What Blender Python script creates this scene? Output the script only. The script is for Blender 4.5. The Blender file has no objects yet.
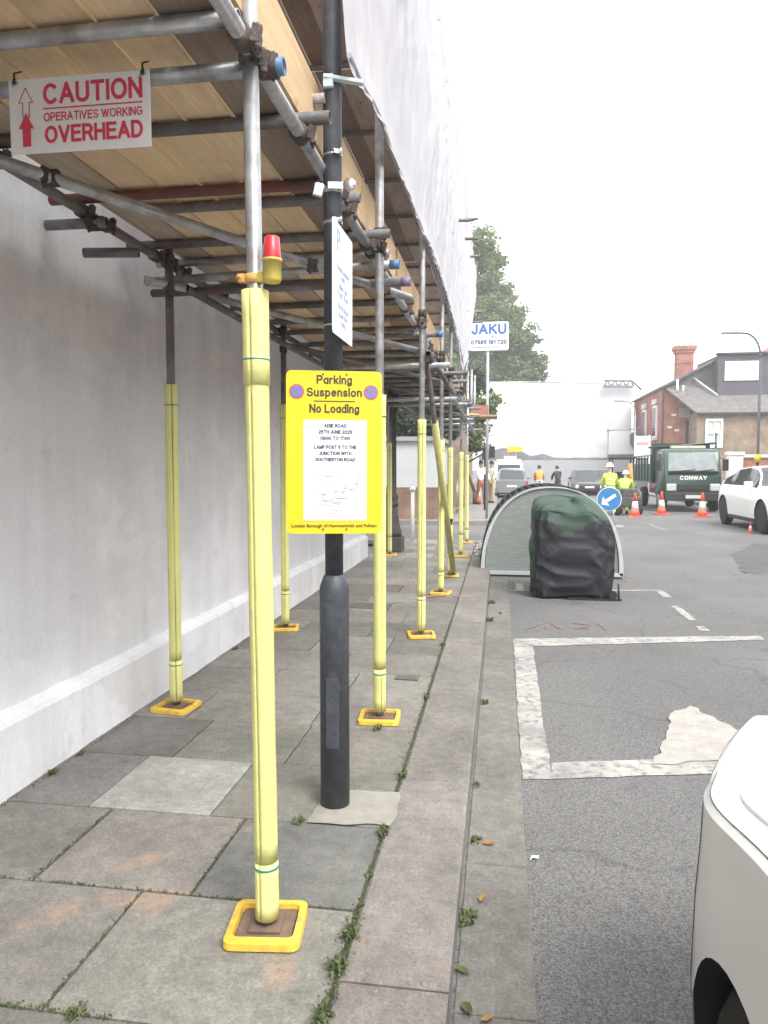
import bpy, bmesh, math, random
from mathutils import Vector, Matrix, Euler, noise
random.seed(7)
R = math.radians
PI = math.pi
sc = bpy.context.scene
COL = sc.collection
RD = -0.12            # road level; the pavement top is z = 0

# ------------------------------------------------------------------ materials
MATS = {}
def mat(name, c1, c2=None, scale=8.0, rough=0.7, metal=0.0, bump=0.0, bscale=None, detail=6.0,
        stretch=(1, 1, 1), rand=0.0, lo=0.35, hi=0.65, trans=0.0, spec=0.5, coat=0.0, c3=None, s3=60.0, f3=0.35, emit=None):
    if name in MATS: return MATS[name]
    m = bpy.data.materials.new(name); m.use_nodes = True
    N = m.node_tree.nodes; L = m.node_tree.links
    b = N['Principled BSDF']
    b.inputs['Roughness'].default_value = rough
    b.inputs['Metallic'].default_value = metal
    b.inputs['Specular IOR Level'].default_value = spec
    b.inputs['Coat Weight'].default_value = coat
    if coat: b.inputs['Coat Roughness'].default_value = 0.08
    tc = N.new('ShaderNodeTexCoord'); mp = N.new('ShaderNodeMapping')
    mp.inputs['Scale'].default_value = stretch
    L.new(tc.outputs['Object'], mp.inputs['Vector'])
    vec = mp.outputs['Vector']
    if rand:
        oi = N.new('ShaderNodeObjectInfo'); vm = N.new('ShaderNodeVectorMath'); vm.operation = 'ADD'
        mul = N.new('ShaderNodeMath'); mul.operation = 'MULTIPLY'; mul.inputs[1].default_value = 37.0
        L.new(oi.outputs['Random'], mul.inputs[0]); L.new(vec, vm.inputs[0]); L.new(mul.outputs[0], vm.inputs[1])
        vec = vm.outputs[0]
    out = None
    if c2 is None: c2 = tuple(x * 0.88 for x in c1)
    nz = N.new('ShaderNodeTexNoise'); nz.inputs['Scale'].default_value = scale; nz.inputs['Detail'].default_value = detail
    nz.inputs['Roughness'].default_value = 0.62
    L.new(vec, nz.inputs['Vector'])
    rp = N.new('ShaderNodeValToRGB'); rp.color_ramp.elements[0].position = lo; rp.color_ramp.elements[1].position = hi
    rp.color_ramp.elements[0].color = (*c2, 1); rp.color_ramp.elements[1].color = (*c1, 1)
    L.new(nz.outputs['Fac'], rp.inputs['Fac']); out = rp.outputs['Color']
    if c3 is not None:
        n3 = N.new('ShaderNodeTexNoise'); n3.inputs['Scale'].default_value = s3; n3.inputs['Detail'].default_value = 3
        L.new(vec, n3.inputs['Vector'])
        r3 = N.new('ShaderNodeValToRGB'); r3.color_ramp.elements[0].position = 0.5; r3.color_ramp.elements[1].position = 0.7
        L.new(n3.outputs['Fac'], r3.inputs['Fac'])
        mm = N.new('ShaderNodeMath'); mm.operation = 'MULTIPLY'; mm.inputs[1].default_value = f3
        L.new(r3.outputs['Color'], mm.inputs[0])
        mx = N.new('ShaderNodeMixRGB'); L.new(mm.outputs[0], mx.inputs['Fac']); L.new(out, mx.inputs[1]); mx.inputs[2].default_value = (*c3, 1)
        out = mx.outputs[0]
    if rand:
        hs = N.new('ShaderNodeHueSaturation')
        mr = N.new('ShaderNodeMapRange'); mr.inputs['To Min'].default_value = 1 - rand; mr.inputs['To Max'].default_value = 1 + rand
        L.new(oi.outputs['Random'], mr.inputs['Value']); L.new(mr.outputs[0], hs.inputs['Value']); L.new(out, hs.inputs['Color'])
        out = hs.outputs[0]
    L.new(out, b.inputs['Base Color'])
    if bump:
        nb = N.new('ShaderNodeTexNoise'); nb.inputs['Scale'].default_value = bscale or scale * 4; nb.inputs['Detail'].default_value = 5
        L.new(vec, nb.inputs['Vector'])
        bp = N.new('ShaderNodeBump'); bp.inputs['Strength'].default_value = bump; bp.inputs['Distance'].default_value = 0.01
        L.new(nb.outputs['Fac'], bp.inputs['Height']); L.new(bp.outputs['Normal'], b.inputs['Normal'])
    if trans:
        tr = N.new('ShaderNodeBsdfTranslucent'); L.new(out, tr.inputs['Color'])
        ms = N.new('ShaderNodeMixShader'); ms.inputs['Fac'].default_value = trans
        L.new(b.outputs[0], ms.inputs[1]); L.new(tr.outputs[0], ms.inputs[2]); L.new(ms.outputs[0], N['Material Output'].inputs['Surface'])
    if emit:
        b.inputs['Emission Color'].default_value = (*emit[0], 1); b.inputs['Emission Strength'].default_value = emit[1]
    MATS[name] = m
    return m

def brickmat(name, c1, c2, mortar, axis='xz', scale=1.0, rough=0.85):
    m = bpy.data.materials.new(name); m.use_nodes = True
    N = m.node_tree.nodes; L = m.node_tree.links; b = N['Principled BSDF']; b.inputs['Roughness'].default_value = rough
    tc = N.new('ShaderNodeTexCoord'); sp = N.new('ShaderNodeSeparateXYZ'); cb = N.new('ShaderNodeCombineXYZ')
    L.new(tc.outputs['Object'], sp.inputs[0])
    L.new(sp.outputs['X' if axis[0] == 'x' else 'Y'], cb.inputs['X'])
    L.new(sp.outputs['Z' if axis[1] == 'z' else 'Y'], cb.inputs['Y'])
    br = N.new('ShaderNodeTexBrick'); br.inputs['Scale'].default_value = 1.0
    br.inputs['Brick Width'].default_value = 0.225 * scale; br.inputs['Row Height'].default_value = 0.075 * scale
    br.inputs['Mortar Size'].default_value = 0.006 * scale
    br.inputs['Color1'].default_value = (*c1, 1); br.inputs['Color2'].default_value = (*c2, 1); br.inputs['Mortar'].default_value = (*mortar, 1)
    L.new(cb.outputs[0], br.inputs['Vector'])
    nz = N.new('ShaderNodeTexNoise'); nz.inputs['Scale'].default_value = 1.6; nz.inputs['Detail'].default_value = 8; L.new(tc.outputs['Object'], nz.inputs['Vector'])
    mr = N.new('ShaderNodeMapRange'); mr.inputs['From Min'].default_value = .3; mr.inputs['From Max'].default_value = .7; mr.inputs['To Min'].default_value = .65; mr.inputs['To Max'].default_value = 1.25
    L.new(nz.outputs['Fac'], mr.inputs['Value'])
    hs = N.new('ShaderNodeHueSaturation'); L.new(mr.outputs[0], hs.inputs['Value']); L.new(br.outputs['Color'], hs.inputs['Color'])
    L.new(hs.outputs[0], b.inputs['Base Color'])
    return m

GALV  = mat('galvanised_steel', (.50, .51, .52), (.30, .31, .32), 14, .42, .55, .15, 60, rand=.18, c3=(.19, .13, .10), s3=9, f3=.45)
GALVD = mat('dark_weathered_tube', (.22, .22, .22), (.12, .12, .12), 9, .6, .3, .2, 60, rand=.25, c3=(.20, .09, .06), s3=5, f3=.6)
REDT  = mat('red_painted_tube', (.24, .07, .06), (.13, .07, .06), 9, .6, .2, .2, 60)
BLUEP = mat('blue_paint', (.10, .22, .40), (.08, .15, .28), 20, .5)
RUST  = mat('rusty_coupler_steel', (.14, .10, .08), (.06, .052, .05), 30, .7, .4, .4, 90, rand=.3)
BRIGHT= mat('bright_steel', (.75, .76, .77), (.5, .5, .5), 20, .28, .9)
FOAM  = mat('yellow_foam', (.74, .73, .28), (.66, .65, .25), 4, .8, bump=.35, bscale=28, rand=.05, c3=(.42, .40, .22), s3=8, f3=.3)
TEAL  = mat('teal_cable_tie', (.04, .25, .25), rough=.4)
YPLAS = mat('yellow_plastic', (.80, .52, .06), (.66, .42, .05), 12, .6, bump=.2, c3=(.24, .18, .09), s3=18, f3=.65)
PLATE = mat('rusty_base_plate', (.20, .13, .09), (.12, .09, .07), 25, .85, bump=.3)
WHITE = mat('white_sign_sheet', (.80, .80, .80), (.74, .74, .75), 3, .45)
RED   = mat('red_print', (.68, .05, .10), rough=.5)
INK   = mat('dark_print', (.03, .03, .035), rough=.5)
GREYINK = mat('pale_grey_print', (.38, .39, .39), (.50, .50, .50), 40, .5)
BLUEINK = mat('blue_print', (.06, .13, .42), rough=.5)
SIGNY = mat('yellow_sign_face', (.80, .60, .012), (.76, .56, .012), 4, .45)
POSTG = mat('dark_grey_post_paint', (.060, .068, .082), (.042, .048, .058), 18, .5, bump=.15, bscale=50, c3=(.16, .16, .15), s3=22, f3=.25)
BLACK = mat('black_plastic', (.02, .02, .022), rough=.5)
RUBBER= mat('tyre_rubber', (.016, .016, .017), (.022, .021, .021), 20, .85)
GLASS = mat('dark_car_glass', (.035, .045, .05), (.03, .035, .04), 3, .06, spec=.9)
CARW  = mat('white_car_paint', (.84, .85, .85), (.83, .84, .84), 2, .28, coat=.7)
CARG  = mat('silver_grey_car_paint', (.28, .29, .31), (.27, .28, .30), 2, .3, .4, coat=.6)
CARK  = mat('dark_car_paint', (.035, .03, .04), rough=.3, coat=.7)
ALLOY = mat('alloy_wheel', (.42, .43, .44), (.30, .31, .32), 10, .35, .7)
CHROME= mat('lamp_glass', (.75, .77, .78), (.55, .56, .58), 10, .15, .3)
TAIL  = mat('red_tail_lamp', (.45, .02, .03), rough=.2)
HIVIS = mat('hi_vis_yellow', (.72, .88, .10), (.62, .78, .08), 10, .7)
REFL  = mat('grey_reflective_tape', (.62, .63, .62), rough=.5)
SKIN  = mat('skin', (.50, .30, .22), rough=.6)
ORANGE= mat('orange_cloth', (.85, .34, .06), rough=.7)
CLOTHW= mat('white_cloth', (.75, .74, .74), rough=.8)
CLOTHK= mat('dark_cloth', (.03, .03, .04), rough=.8)
CLOTHR= mat('red_cloth', (.38, .14, .10), rough=.8)
CONEO = mat('orange_cone_plastic', (.85, .13, .05), (.72, .10, .05), 15, .5)
BARK  = mat('bark', (.14, .11, .08), (.08, .065, .05), 6, .9, bump=.5)
GRNTRK= mat('dark_green_truck_paint', (.010, .055, .032), (.008, .040, .026), 5, .35, coat=.4)
TRKK  = mat('truck_black', (.03, .032, .034), rough=.6)
WOODG = mat('grey_post', (.35, .35, .36), rough=.6)
SLATE = mat('grey_slate', (.17, .16, .155), (.09, .088, .09), 3.2, .75, bump=.4, c3=(.16, .10, .09), s3=2.5, f3=.5)
LEAD  = mat('dark_lead_cladding', (.085, .08, .095), (.065, .06, .075), 1.5, .7)
HOARD = mat('grey_hoarding', (.36, .37, .39), (.32, .33, .35), .6, .7)
TARP  = mat('grey_tarpaulin', (.13, .13, .14), (.09, .09, .10), .8, .8)
MARK  = mat('road_paint', (.43, .42, .39), (.25, .245, .235), 4, .85, bump=.3, bscale=60, c3=(.17, .17, .165), s3=22, f3=1.0)
CEMENT= mat('pale_cement', (.33, .315, .27), (.25, .24, .21), 9, .9, bump=.4, bscale=60)
MASTIC= mat('pale_patch', (.40, .38, .35), (.32, .305, .285), 7, .9, bump=.3, bscale=45, c3=(.25, .24, .23), s3=30, f3=.4)

def leafmat(name, c1, c2):
    m = bpy.data.materials.new(name); m.use_nodes = True
    N = m.node_tree.nodes; L = m.node_tree.links; b = N['Principled BSDF']; b.inputs['Roughness'].default_value = .7
    g = N.new('ShaderNodeNewGeometry'); rp = N.new('ShaderNodeValToRGB')
    rp.color_ramp.elements[0].color = (*c2, 1); rp.color_ramp.elements[1].color = (*c1, 1)
    L.new(g.outputs['Random Per Island'], rp.inputs['Fac']); L.new(rp.outputs[0], b.inputs['Base Color'])
    tr = N.new('ShaderNodeBsdfTranslucent'); L.new(rp.outputs[0], tr.inputs['Color'])
    ms = N.new('ShaderNodeMixShader'); ms.inputs['Fac'].default_value = .35
    L.new(b.outputs[0], ms.inputs[1]); L.new(tr.outputs[0], ms.inputs[2]); L.new(ms.outputs[0], N['Material Output'].inputs['Surface'])
    return m
LEAF = leafmat('plane_tree_leaves', (.20, .27, .10), (.10, .15, .06))
LEAFD = leafmat('dark_leaves', (.06, .09, .04), (.025, .04, .02))
GRASS = leafmat('weed_green', (.16, .20, .08), (.08, .10, .045))
DRY = leafmat('dead_leaf', (.42, .24, .10), (.30, .20, .08))

# ------------------------------------------------------------------ lettering strokes
def _arc(cx, cy, rx, ry, a0, a1, n=9): return [(cx + rx * math.cos(R(a0 + (a1 - a0) * i / n)), cy + ry * math.sin(R(a0 + (a1 - a0) * i / n))) for i in range(n + 1)]
GLYPH = {
 'A': (.72, [[(0, 0), (.36, 1), (.72, 0)], [(.13, .33), (.59, .33)]]),
 'B': (.6, [[(.3, .53), (0, .53), (0, 1), (.3, 1)] + _arc(.34, .765, .22, .235, 90, -90) + [(.3, .53)], [(0, .53), (0, 0), (.32, 0)] + _arc(.36, .265, .24, .265, -90, 90) + [(.3, .53)]]),
 'C': (.7, [_arc(.37, .5, .37, .5, 48, 312, 18)]),
 'D': (.66, [[(.28, 0), (0, 0), (0, 1), (.28, 1)] + _arc(.28, .5, .38, .5, 90, -90, 12)]),
 'E': (.56, [[(.56, 1), (0, 1), (0, 0), (.58, 0)], [(0, .53), (.52, .53)]]),
 'F': (.54, [[(.54, 1), (0, 1), (0, 0)], [(0, .5), (.48, .5)]]),
 'G': (.74, [_arc(.37, .5, .37, .5, 45, 345, 18) + [(.73, .46), (.42, .46)]]),
 'H': (.62, [[(0, 0), (0, 1)], [(.62, 0), (.62, 1)], [(0, .53), (.62, .53)]]),
 'I': (.0, [[(0, 0), (0, 1)]]),
 'J': (.42, [[(.42, 1), (.42, .24)] + _arc(.21, .24, .21, .24, 0, -180, 9)]),
 'K': (.62, [[(0, 0), (0, 1)], [(.58, 1), (.02, .40)], [(.2, .58), (.64, 0)]]),
 'L': (.5, [[(0, 1), (0, 0), (.5, 0)]]),
 'M': (.72, [[(0, 0), (0, 1), (.36, .05), (.72, 1), (.72, 0)]]),
 'N': (.62, [[(0, 0), (0, 1), (.62, 0), (.62, 1)]]),
 'O': (.76, [_arc(.38, .5, .38, .5, 90, 450, 22)]),
 'P': (.58, [[(0, 0), (0, 1), (.32, 1)] + _arc(.33, .73, .25, .27, 90, -90) + [(0, .46)]]),
 'R': (.62, [[(0, 0), (0, 1), (.33, 1)] + _arc(.34, .74, .25, .26, 90, -90) + [(0, .48)], [(.32, .47), (.42, .42), (.62, 0)]]),
 'S': (.6, [_arc(.3, .745, .27, .255, 25, 250, 12) + _arc(.3, .255, .30, .255, 75, -160, 12)]),
 'T': (.64, [[(0, 1), (.64, 1)], [(.32, 1), (.32, 0)]]),
 'U': (.62, [[(0, 1), (0, .3)] + _arc(.31, .3, .31, .3, 180, 360, 12) + [(.62, 1)]]),
 'V': (.68, [[(0, 1), (.34, 0), (.68, 1)]]),
 'W': (.98, [[(0, 1), (.25, 0), (.49, .95), (.73, 0), (.98, 1)]]),
 'Y': (.66, [[(0, 1), (.33, .45), (.66, 1)], [(.33, .45), (.33, 0)]]),
 '0': (.54, [_arc(.27, .5, .27, .5, 90, 450, 18)]), '1': (.24, [[(0, .75), (.24, 1), (.24, 0)]]),
 '2': (.54, [_arc(.27, .72, .26, .28, 165, -35, 10) + [(0, 0), (.56, 0)]]),
 '4': (.56, [[(.42, 0), (.42, 1), (0, .3), (.56, .3)]]),
 '5': (.54, [[(.5, 1), (.06, 1), (.03, .55)] + _arc(.25, .31, .28, .31, 118, -118, 12)]),
 '7': (.52, [[(0, 1), (.52, 1), (.18, 0)]]),
 '8': (.54, [_arc(.27, .755, .23, .245, 90, 450, 16), _arc(.27, .265, .27, .265, 90, 450, 16)]),
 '9': (.54, [_arc(.27, .70, .26, .30, 0, 360, 16), [(.53, .7)] + _arc(.24, .42, .29, .42, 10, -140, 9)]),
 ':': (.0, [[(0, .1), (0, .22)], [(0, .55), (0, .67)]]),
 'a': (.46, [_arc(.23, .33, .23, .33, 90, 450, 16), [(.46, .68), (.46, 0)]]),
 'r': (.28, [[(0, .68), (0, 0)], [(0, .4)] + _arc(.26, .4, .24, .27, 170, 85, 6)]),
 'k': (.42, [[(0, 1.02), (0, 0)], [(.4, .68), (.03, .27)], [(.14, .4), (.43, 0)]]),
 'i': (.0, [[(0, .68), (0, 0)], [(0, .9), (0, 1.03)]]),
 'n': (.42, [[(0, .68), (0, 0)], [(0, .44)] + _arc(.21, .44, .21, .24, 180, 0, 10) + [(.42, 0)]]),
 'g': (.46, [_arc(.23, .33, .23, .33, 90, 450, 16), [(.46, .68), (.46, .0)] + _arc(.23, -.02, .23, .26, 0, -150, 8)]),
 'u': (.42, [[(0, .68), (0, .24)] + _arc(.21, .24, .21, .24, 180, 360, 10), [(.42, .68), (.42, 0)]]),
 's': (.38, [_arc(.19, .50, .17, .18, 30, 245, 9) + _arc(.19, .175, .19, .175, 70, -155, 9)]),
 'p': (.46, [[(0, .68), (0, -.3)], _arc(.23, .33, .23, .33, 90, 450, 16)]),
 'e': (.46, [[(.02, .36), (.45, .36)] + _arc(.23, .34, .22, .34, 5, 315, 14)]),
 'o': (.48, [_arc(.24, .33, .24, .34, 90, 450, 16)]),
 'd': (.46, [_arc(.23, .33, .23, .33, 90, 450, 16), [(.46, 1.02), (.46, 0)]]),
}
# ------------------------------------------------------------------ mesh builder
class MB:
    def __init__(s): s.v = []; s.f = []; s.mi = []; s.sm = []; s.m = 0; s.M = Matrix.Identity(4)
    def add(s, vs, fs, smooth=False):
        o = len(s.v)
        s.v += [s.M @ Vector(p) for p in vs]
        for f in fs: s.f.append([o + i for i in f]); s.mi.append(s.m); s.sm.append(smooth)
        return s
    def box(s, c, d, rot=None, bev=0.0):
        hx, hy, hz = d[0] / 2, d[1] / 2, d[2] / 2
        T = Matrix.Translation(c)
        if rot is not None: T = T @ Euler(rot).to_matrix().to_4x4()
        if bev:
            bm = bmesh.new(); bmesh.ops.create_cube(bm, size=1, matrix=Matrix.Diagonal((d[0], d[1], d[2], 1)))
            bmesh.ops.bevel(bm, geom=bm.edges[:], offset=min(bev, min(d) * .45), segments=2, affect='EDGES', profile=.6)
            bm.verts.index_update()
            s.add([T @ v.co for v in bm.verts], [[v.index for v in f.verts] for f in bm.faces]); bm.free(); return s
        vs = [T @ Vector((x, y, z)) for x in (-hx, hx) for y in (-hy, hy) for z in (-hz, hz)]
        return s.add(vs, [(0, 1, 3, 2), (4, 6, 7, 5), (0, 4, 5, 1), (2, 3, 7, 6), (0, 2, 6, 4), (1, 5, 7, 3)])
    def tube(s, p0, p1, r0, r1=None, n=14, caps=True, hollow=False):
        p0 = Vector(p0); p1 = Vector(p1); r1 = r0 if r1 is None else r1
        d = (p1 - p0).normalized(); a = d.orthogonal().normalized(); b = d.cross(a)
        vs = []
        for p, r in ((p0, r0), (p1, r1)):
            for i in range(n):
                t = 2 * PI * i / n; vs.append(p + (a * math.cos(t) + b * math.sin(t)) * r)
        s.add(vs, [(i, (i + 1) % n, n + (i + 1) % n, n + i) for i in range(n)], True)
        if hollow:
            vs = []
            for p, r in ((p0, r0), (p1, r1)):
                e = d * (.0006 if p is p0 else -.0006)
                for k in (1, .84):
                    for i in range(n):
                        t = 2 * PI * i / n; vs.append(p + (a * math.cos(t) + b * math.sin(t)) * r * k)
            fs = []
            for e in (0, 2 * n):
                for i in range(n):
                    j = (i + 1) % n; fs.append((e + i, e + j, e + n + j, e + n + i))
            for i in range(n):
                j = (i + 1) % n; fs.append((n + i, 3 * n + i, 3 * n + j, n + j))
            s.add(vs, fs)
        elif caps:
            s.add(vs[:n], [list(range(n))[::-1]]); s.add(vs[n:], [list(range(n))])
        return s
    def path(s, pts, r, n=8):
        for a, b in zip(pts, pts[1:]): s.tube(a, b, r, n=n)
        return s
    def lathe(s, c, prof, n=20, axis='z', smooth=True):
        vs = []
        for r, h in prof:
            for i in range(n):
                t = 2 * PI * i / n
                p = (r * math.cos(t), r * math.sin(t), h)
                if axis == 'y': p = (p[0], p[2], p[1])
                if axis == 'x': p = (p[2], p[0], p[1])
                vs.append(Vector(c) + Vector(p))
        fs = []
        for k in range(len(prof) - 1):
            for i in range(n):
                j = (i + 1) % n; fs.append((k * n + i, k * n + j, (k + 1) * n + j, (k + 1) * n + i))
        s.add(vs, fs, smooth)
        if prof[0][0] > 1e-5: s.add(vs[:n], [list(range(n))[::-1]])
        if prof[-1][0] > 1e-5: s.add(vs[-n:], [list(range(n))])
        return s
    def prism(s, pts, h0, h1, axis='z'):
        # pts: 2D outline; axis: extrusion axis (z: (x,y), y: (x,z), x: (y,z))
        n = len(pts); vs = []
        for h in (h0, h1):
            for p in pts:
                vs.append({'z': (p[0], p[1], h), 'y': (p[0], h, p[1]), 'x': (h, p[0], p[1])}[axis])
        fs = [list(range(n))[::-1], [n + i for i in range(n)]] + [(i, (i + 1) % n, n + (i + 1) % n, n + i) for i in range(n)]
        return s.add(vs, fs)
    def text(s, body, size, T, bold=0.0, align='CENTER', width=None, depth=0.0006):
        cu = bpy.data.curves.new('t', 'FONT'); cu.body = body; cu.size = size; cu.align_x = align; cu.align_y = 'CENTER'
        cu.offset = bold; cu.extrude = depth; cu.resolution_u = 3
        ob = bpy.data.objects.new('t', cu); COL.objects.link(ob)
        dg = bpy.context.evaluated_depsgraph_get(); me = bpy.data.meshes.new_from_object(ob.evaluated_get(dg))
        k = 1.0
        if width and len(me.vertices):
            xs = [v.co.x for v in me.vertices]; k = width / (max(xs) - min(xs))
        S = T @ Matrix.Diagonal((k, 1, 1, 1))
        s.add([S @ v.co for v in me.vertices], [list(p.vertices) for p in me.polygons])
        bpy.data.objects.remove(ob); bpy.data.curves.remove(cu); bpy.data.meshes.remove(me)
        return s
    def letters(s, body, h, w, cx, cy, z, width, gap=.10):
        """upright sans-serif lettering built from mitred strokes; h cap height, w stroke width"""
        x = 0; glyphs = []; gap = gap + w / h
        for ch in body:
            if ch == ' ': x += .38; continue
            adv, strokes = GLYPH[ch]; glyphs.append((x, strokes)); x += adv + gap
        tot = x - gap; k = width / (tot + w / h)
        for gx, strokes in glyphs:
            parts = []
            for st in strokes:      # a sharp corner ends one stroke and starts the next
                cur = [st[0]]
                for i in range(1, len(st)):
                    cur.append(st[i])
                    if i < len(st) - 1:
                        a, b_ = Vector(st[i]) - Vector(st[i - 1]), Vector(st[i + 1]) - Vector(st[i])
                        if a.length > 1e-6 and b_.length > 1e-6 and a.normalized().dot(b_.normalized()) < .1: parts.append(cur); cur = [st[i]]
                parts.append(cur)
            for q, st in enumerate(parts):
                if len(st) < 2: continue
                st = [p for i, p in enumerate(st) if i == 0 or (Vector(p) - Vector(st[i - 1])).length > 1e-4]
                P_ = [Vector((cx - width / 2 + w / 2 + (gx + px_) * k * (1 if True else 0), cy - h / 2 + w / 2 + py_ * (h - w))) for px_, py_ in st]
                n = len(P_); closed = (P_[0] - P_[-1]).length < 1e-6
                if closed: P_ = P_[:-1]; n -= 1
                L_ = []; R_ = []
                if not closed and n > 1:      # square ends reach the corner
                    e0 = (P_[0] - P_[1]).normalized() * w * .5; e1 = (P_[-1] - P_[-2]).normalized() * w * .5
                    P_[0] = P_[0] + e0 * .9; P_[-1] = P_[-1] + e1 * .9
                for i in range(n):
                    a = P_[(i - 1) % n] if (closed or i > 0) else None; b_ = P_[(i + 1) % n] if (closed or i < n - 1) else None
                    p = P_[i]
                    d1 = (p - a).normalized() if a is not None else None; d2 = (b_ - p).normalized() if b_ is not None else None
                    if d1 is None: d1 = d2; 
                    if d2 is None: d2 = d1
                    n1 = Vector((-d1.y, d1.x)); n2 = Vector((-d2.y, d2.x)); m_ = (n1 + n2)
                    m_ = m_.normalized() if m_.length > 1e-4 else n1
                    sc_ = min(1.6, 1 / max(.3, m_.dot(n1)))
                    e = Vector((0, 0))
                    L_.append(p + m_ * w / 2 * sc_); R_.append(p - m_ * w / 2 * sc_)
                zz = z + q * .00025
                vs = [(p.x, p.y, zz) for p in L_ + R_]
                fs = [(i, n + i, n + (i + 1) % n, (i + 1) % n) for i in range(n if closed else n - 1)]
                s.add(vs, fs)
        return s
    def build(s, name, mats, parent=None, world=True, fixn=True):
        off = parent_loc(parent) if (parent and world) else Vector((0, 0, 0))
        me = bpy.data.meshes.new(name)
        me.from_pydata([p - off for p in s.v], [], s.f)
        mats = mats if isinstance(mats, (list, tuple)) else [mats]
        for m in mats:
            if m: me.materials.append(m)
        for p, mi, sm in zip(me.polygons, s.mi, s.sm): p.material_index = mi; p.use_smooth = sm
        if fixn:
            bm = bmesh.new(); bm.from_mesh(me); bmesh.ops.remove_doubles(bm, verts=bm.verts, dist=1e-5)
            bmesh.ops.recalc_face_normals(bm, faces=bm.faces); bm.to_mesh(me); bm.free()
            for p in me.polygons: pass
        me.update()
        o = bpy.data.objects.new(name, me); COL.objects.link(o)
        if parent: o.parent = parent
        return o
def parent_loc(p):
    l = Vector((0, 0, 0))
    while p: l += p.location; p = p.parent
    return l
def tag(o, label=None, cat=None, group=None, kind=None):
    if label: o['label'] = label
    if cat: o['category'] = cat
    if group: o['group'] = group
    if kind: o['kind'] = kind
    return o
def thing(name, label, cat, loc=(0, 0, 0), group=None):
    o = bpy.data.objects.new(name, None); o.empty_display_size = .1; COL.objects.link(o); o.location = loc
    return tag(o, label, cat, group)
def copy_tree(o, parent=None):
    c = o.copy(); COL.objects.link(c); c.parent = parent
    for ch in list(o.children): copy_tree(ch, c)
    return c
def shade(o, ang=40):
    for p in o.data.polygons: p.use_smooth = True
    try:
        bm = bmesh.new(); bm.from_mesh(o.data)
        for e in bm.edges:
            if len(e.link_faces) == 2 and e.calc_face_angle(0) > R(ang): e.smooth = False
        bm.to_mesh(o.data); bm.free()
    except Exception: pass
    return o
def bake(o):
    dg = bpy.context.evaluated_depsgraph_get(); me = bpy.data.meshes.new_from_object(o.evaluated_get(dg))
    o.modifiers.clear(); o.data = me; me.name = o.name
    return o

# ------------------------------------------------------------------ setting
def asphalt():
    m = bpy.data.materials.new('asphalt'); m.use_nodes = True
    N = m.node_tree.nodes; L = m.node_tree.links; b = N['Principled BSDF']; b.inputs['Roughness'].default_value = .88
    tc = N.new('ShaderNodeTexCoord')
    def nz(s, d=5, w=.6):
        n = N.new('ShaderNodeTexNoise'); n.inputs['Scale'].default_value = s; n.inputs['Detail'].default_value = d; n.inputs['Roughness'].default_value = w
        L.new(tc.outputs['Object'], n.inputs['Vector']); return n.outputs['Fac']
    def ramp(f, p0, c0, p1, c1):
        r = N.new('ShaderNodeValToRGB'); r.color_ramp.elements[0].position = p0; r.color_ramp.elements[1].position = p1
        r.color_ramp.elements[0].color = (*c0, 1); r.color_ramp.elements[1].color = (*c1, 1); L.new(f, r.inputs['Fac']); return r.outputs[0]
    big = ramp(nz(.5, 8), .3, (.110, .110, .112), .7, (.150, .149, .148))
    sp = N.new('ShaderNodeTexVoronoi'); sp.inputs['Scale'].default_value = 170; L.new(tc.outputs['Object'], sp.inputs['Vector'])
    sc_ = N.new('ShaderNodeSeparateColor'); L.new(sp.outputs['Color'], sc_.inputs[0])
    spk = ramp(sc_.outputs[0], .05, (.62, .62, .62), 1.0, (1.5, 1.49, 1.46))
    mx = N.new('ShaderNodeMixRGB'); mx.blend_type = 'MULTIPLY'; mx.inputs['Fac'].default_value = 1; L.new(big, mx.inputs[1]); L.new(spk, mx.inputs[2])
    st = ramp(nz(5, 7, .7), .62, (0, 0, 0), .72, (.5, .5, .5))
    m2 = N.new('ShaderNodeMixRGB'); L.new(st, m2.inputs['Fac']); L.new(mx.outputs[0], m2.inputs[1]); m2.inputs[2].default_value = (.19, .185, .18, 1)
    # crazing and longer cracks, oil drips
    dn = N.new('ShaderNodeMixRGB'); dn.blend_type = 'ADD'; dn.inputs['Fac'].default_value = .35; nn = N.new('ShaderNodeTexNoise'); nn.inputs['Scale'].default_value = 2.2; nn.inputs['Detail'].default_value = 5
    L.new(tc.outputs['Object'], nn.inputs['Vector']); L.new(tc.outputs['Object'], dn.inputs[1]); L.new(nn.outputs['Color'], dn.inputs[2])
    vc = N.new('ShaderNodeTexVoronoi'); vc.feature = 'DISTANCE_TO_EDGE'; vc.inputs['Scale'].default_value = .55; L.new(dn.outputs[0], vc.inputs['Vector'])
    ck = ramp(vc.outputs['Distance'], .0, (.74, .74, .74), .009, (1, 1, 1)); oil = ramp(nz(1.7, 3), .24, (.72, .72, .74), .36, (1, 1, 1))
    wv = ramp(nz(.35, 2), .42, (.90, .90, .90), .6, (1.10, 1.10, 1.09))
    o_ = m2.outputs[0]
    for q in (ck, oil, wv):
        mm = N.new('ShaderNodeMixRGB'); mm.blend_type = 'MULTIPLY'; mm.inputs['Fac'].default_value = 1; L.new(o_, mm.inputs[1]); L.new(q, mm.inputs[2]); o_ = mm.outputs[0]
    L.new(o_, b.inputs['Base Color'])
    bp = N.new('ShaderNodeBump'); bp.inputs['Strength'].default_value = .45; bp.inputs['Distance'].default_value = .003
    L.new(sp.outputs['Distance'], bp.inputs['Height']); L.new(bp.outputs[0], b.inputs['Normal'])
    return m
ASPH = asphalt()

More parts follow.
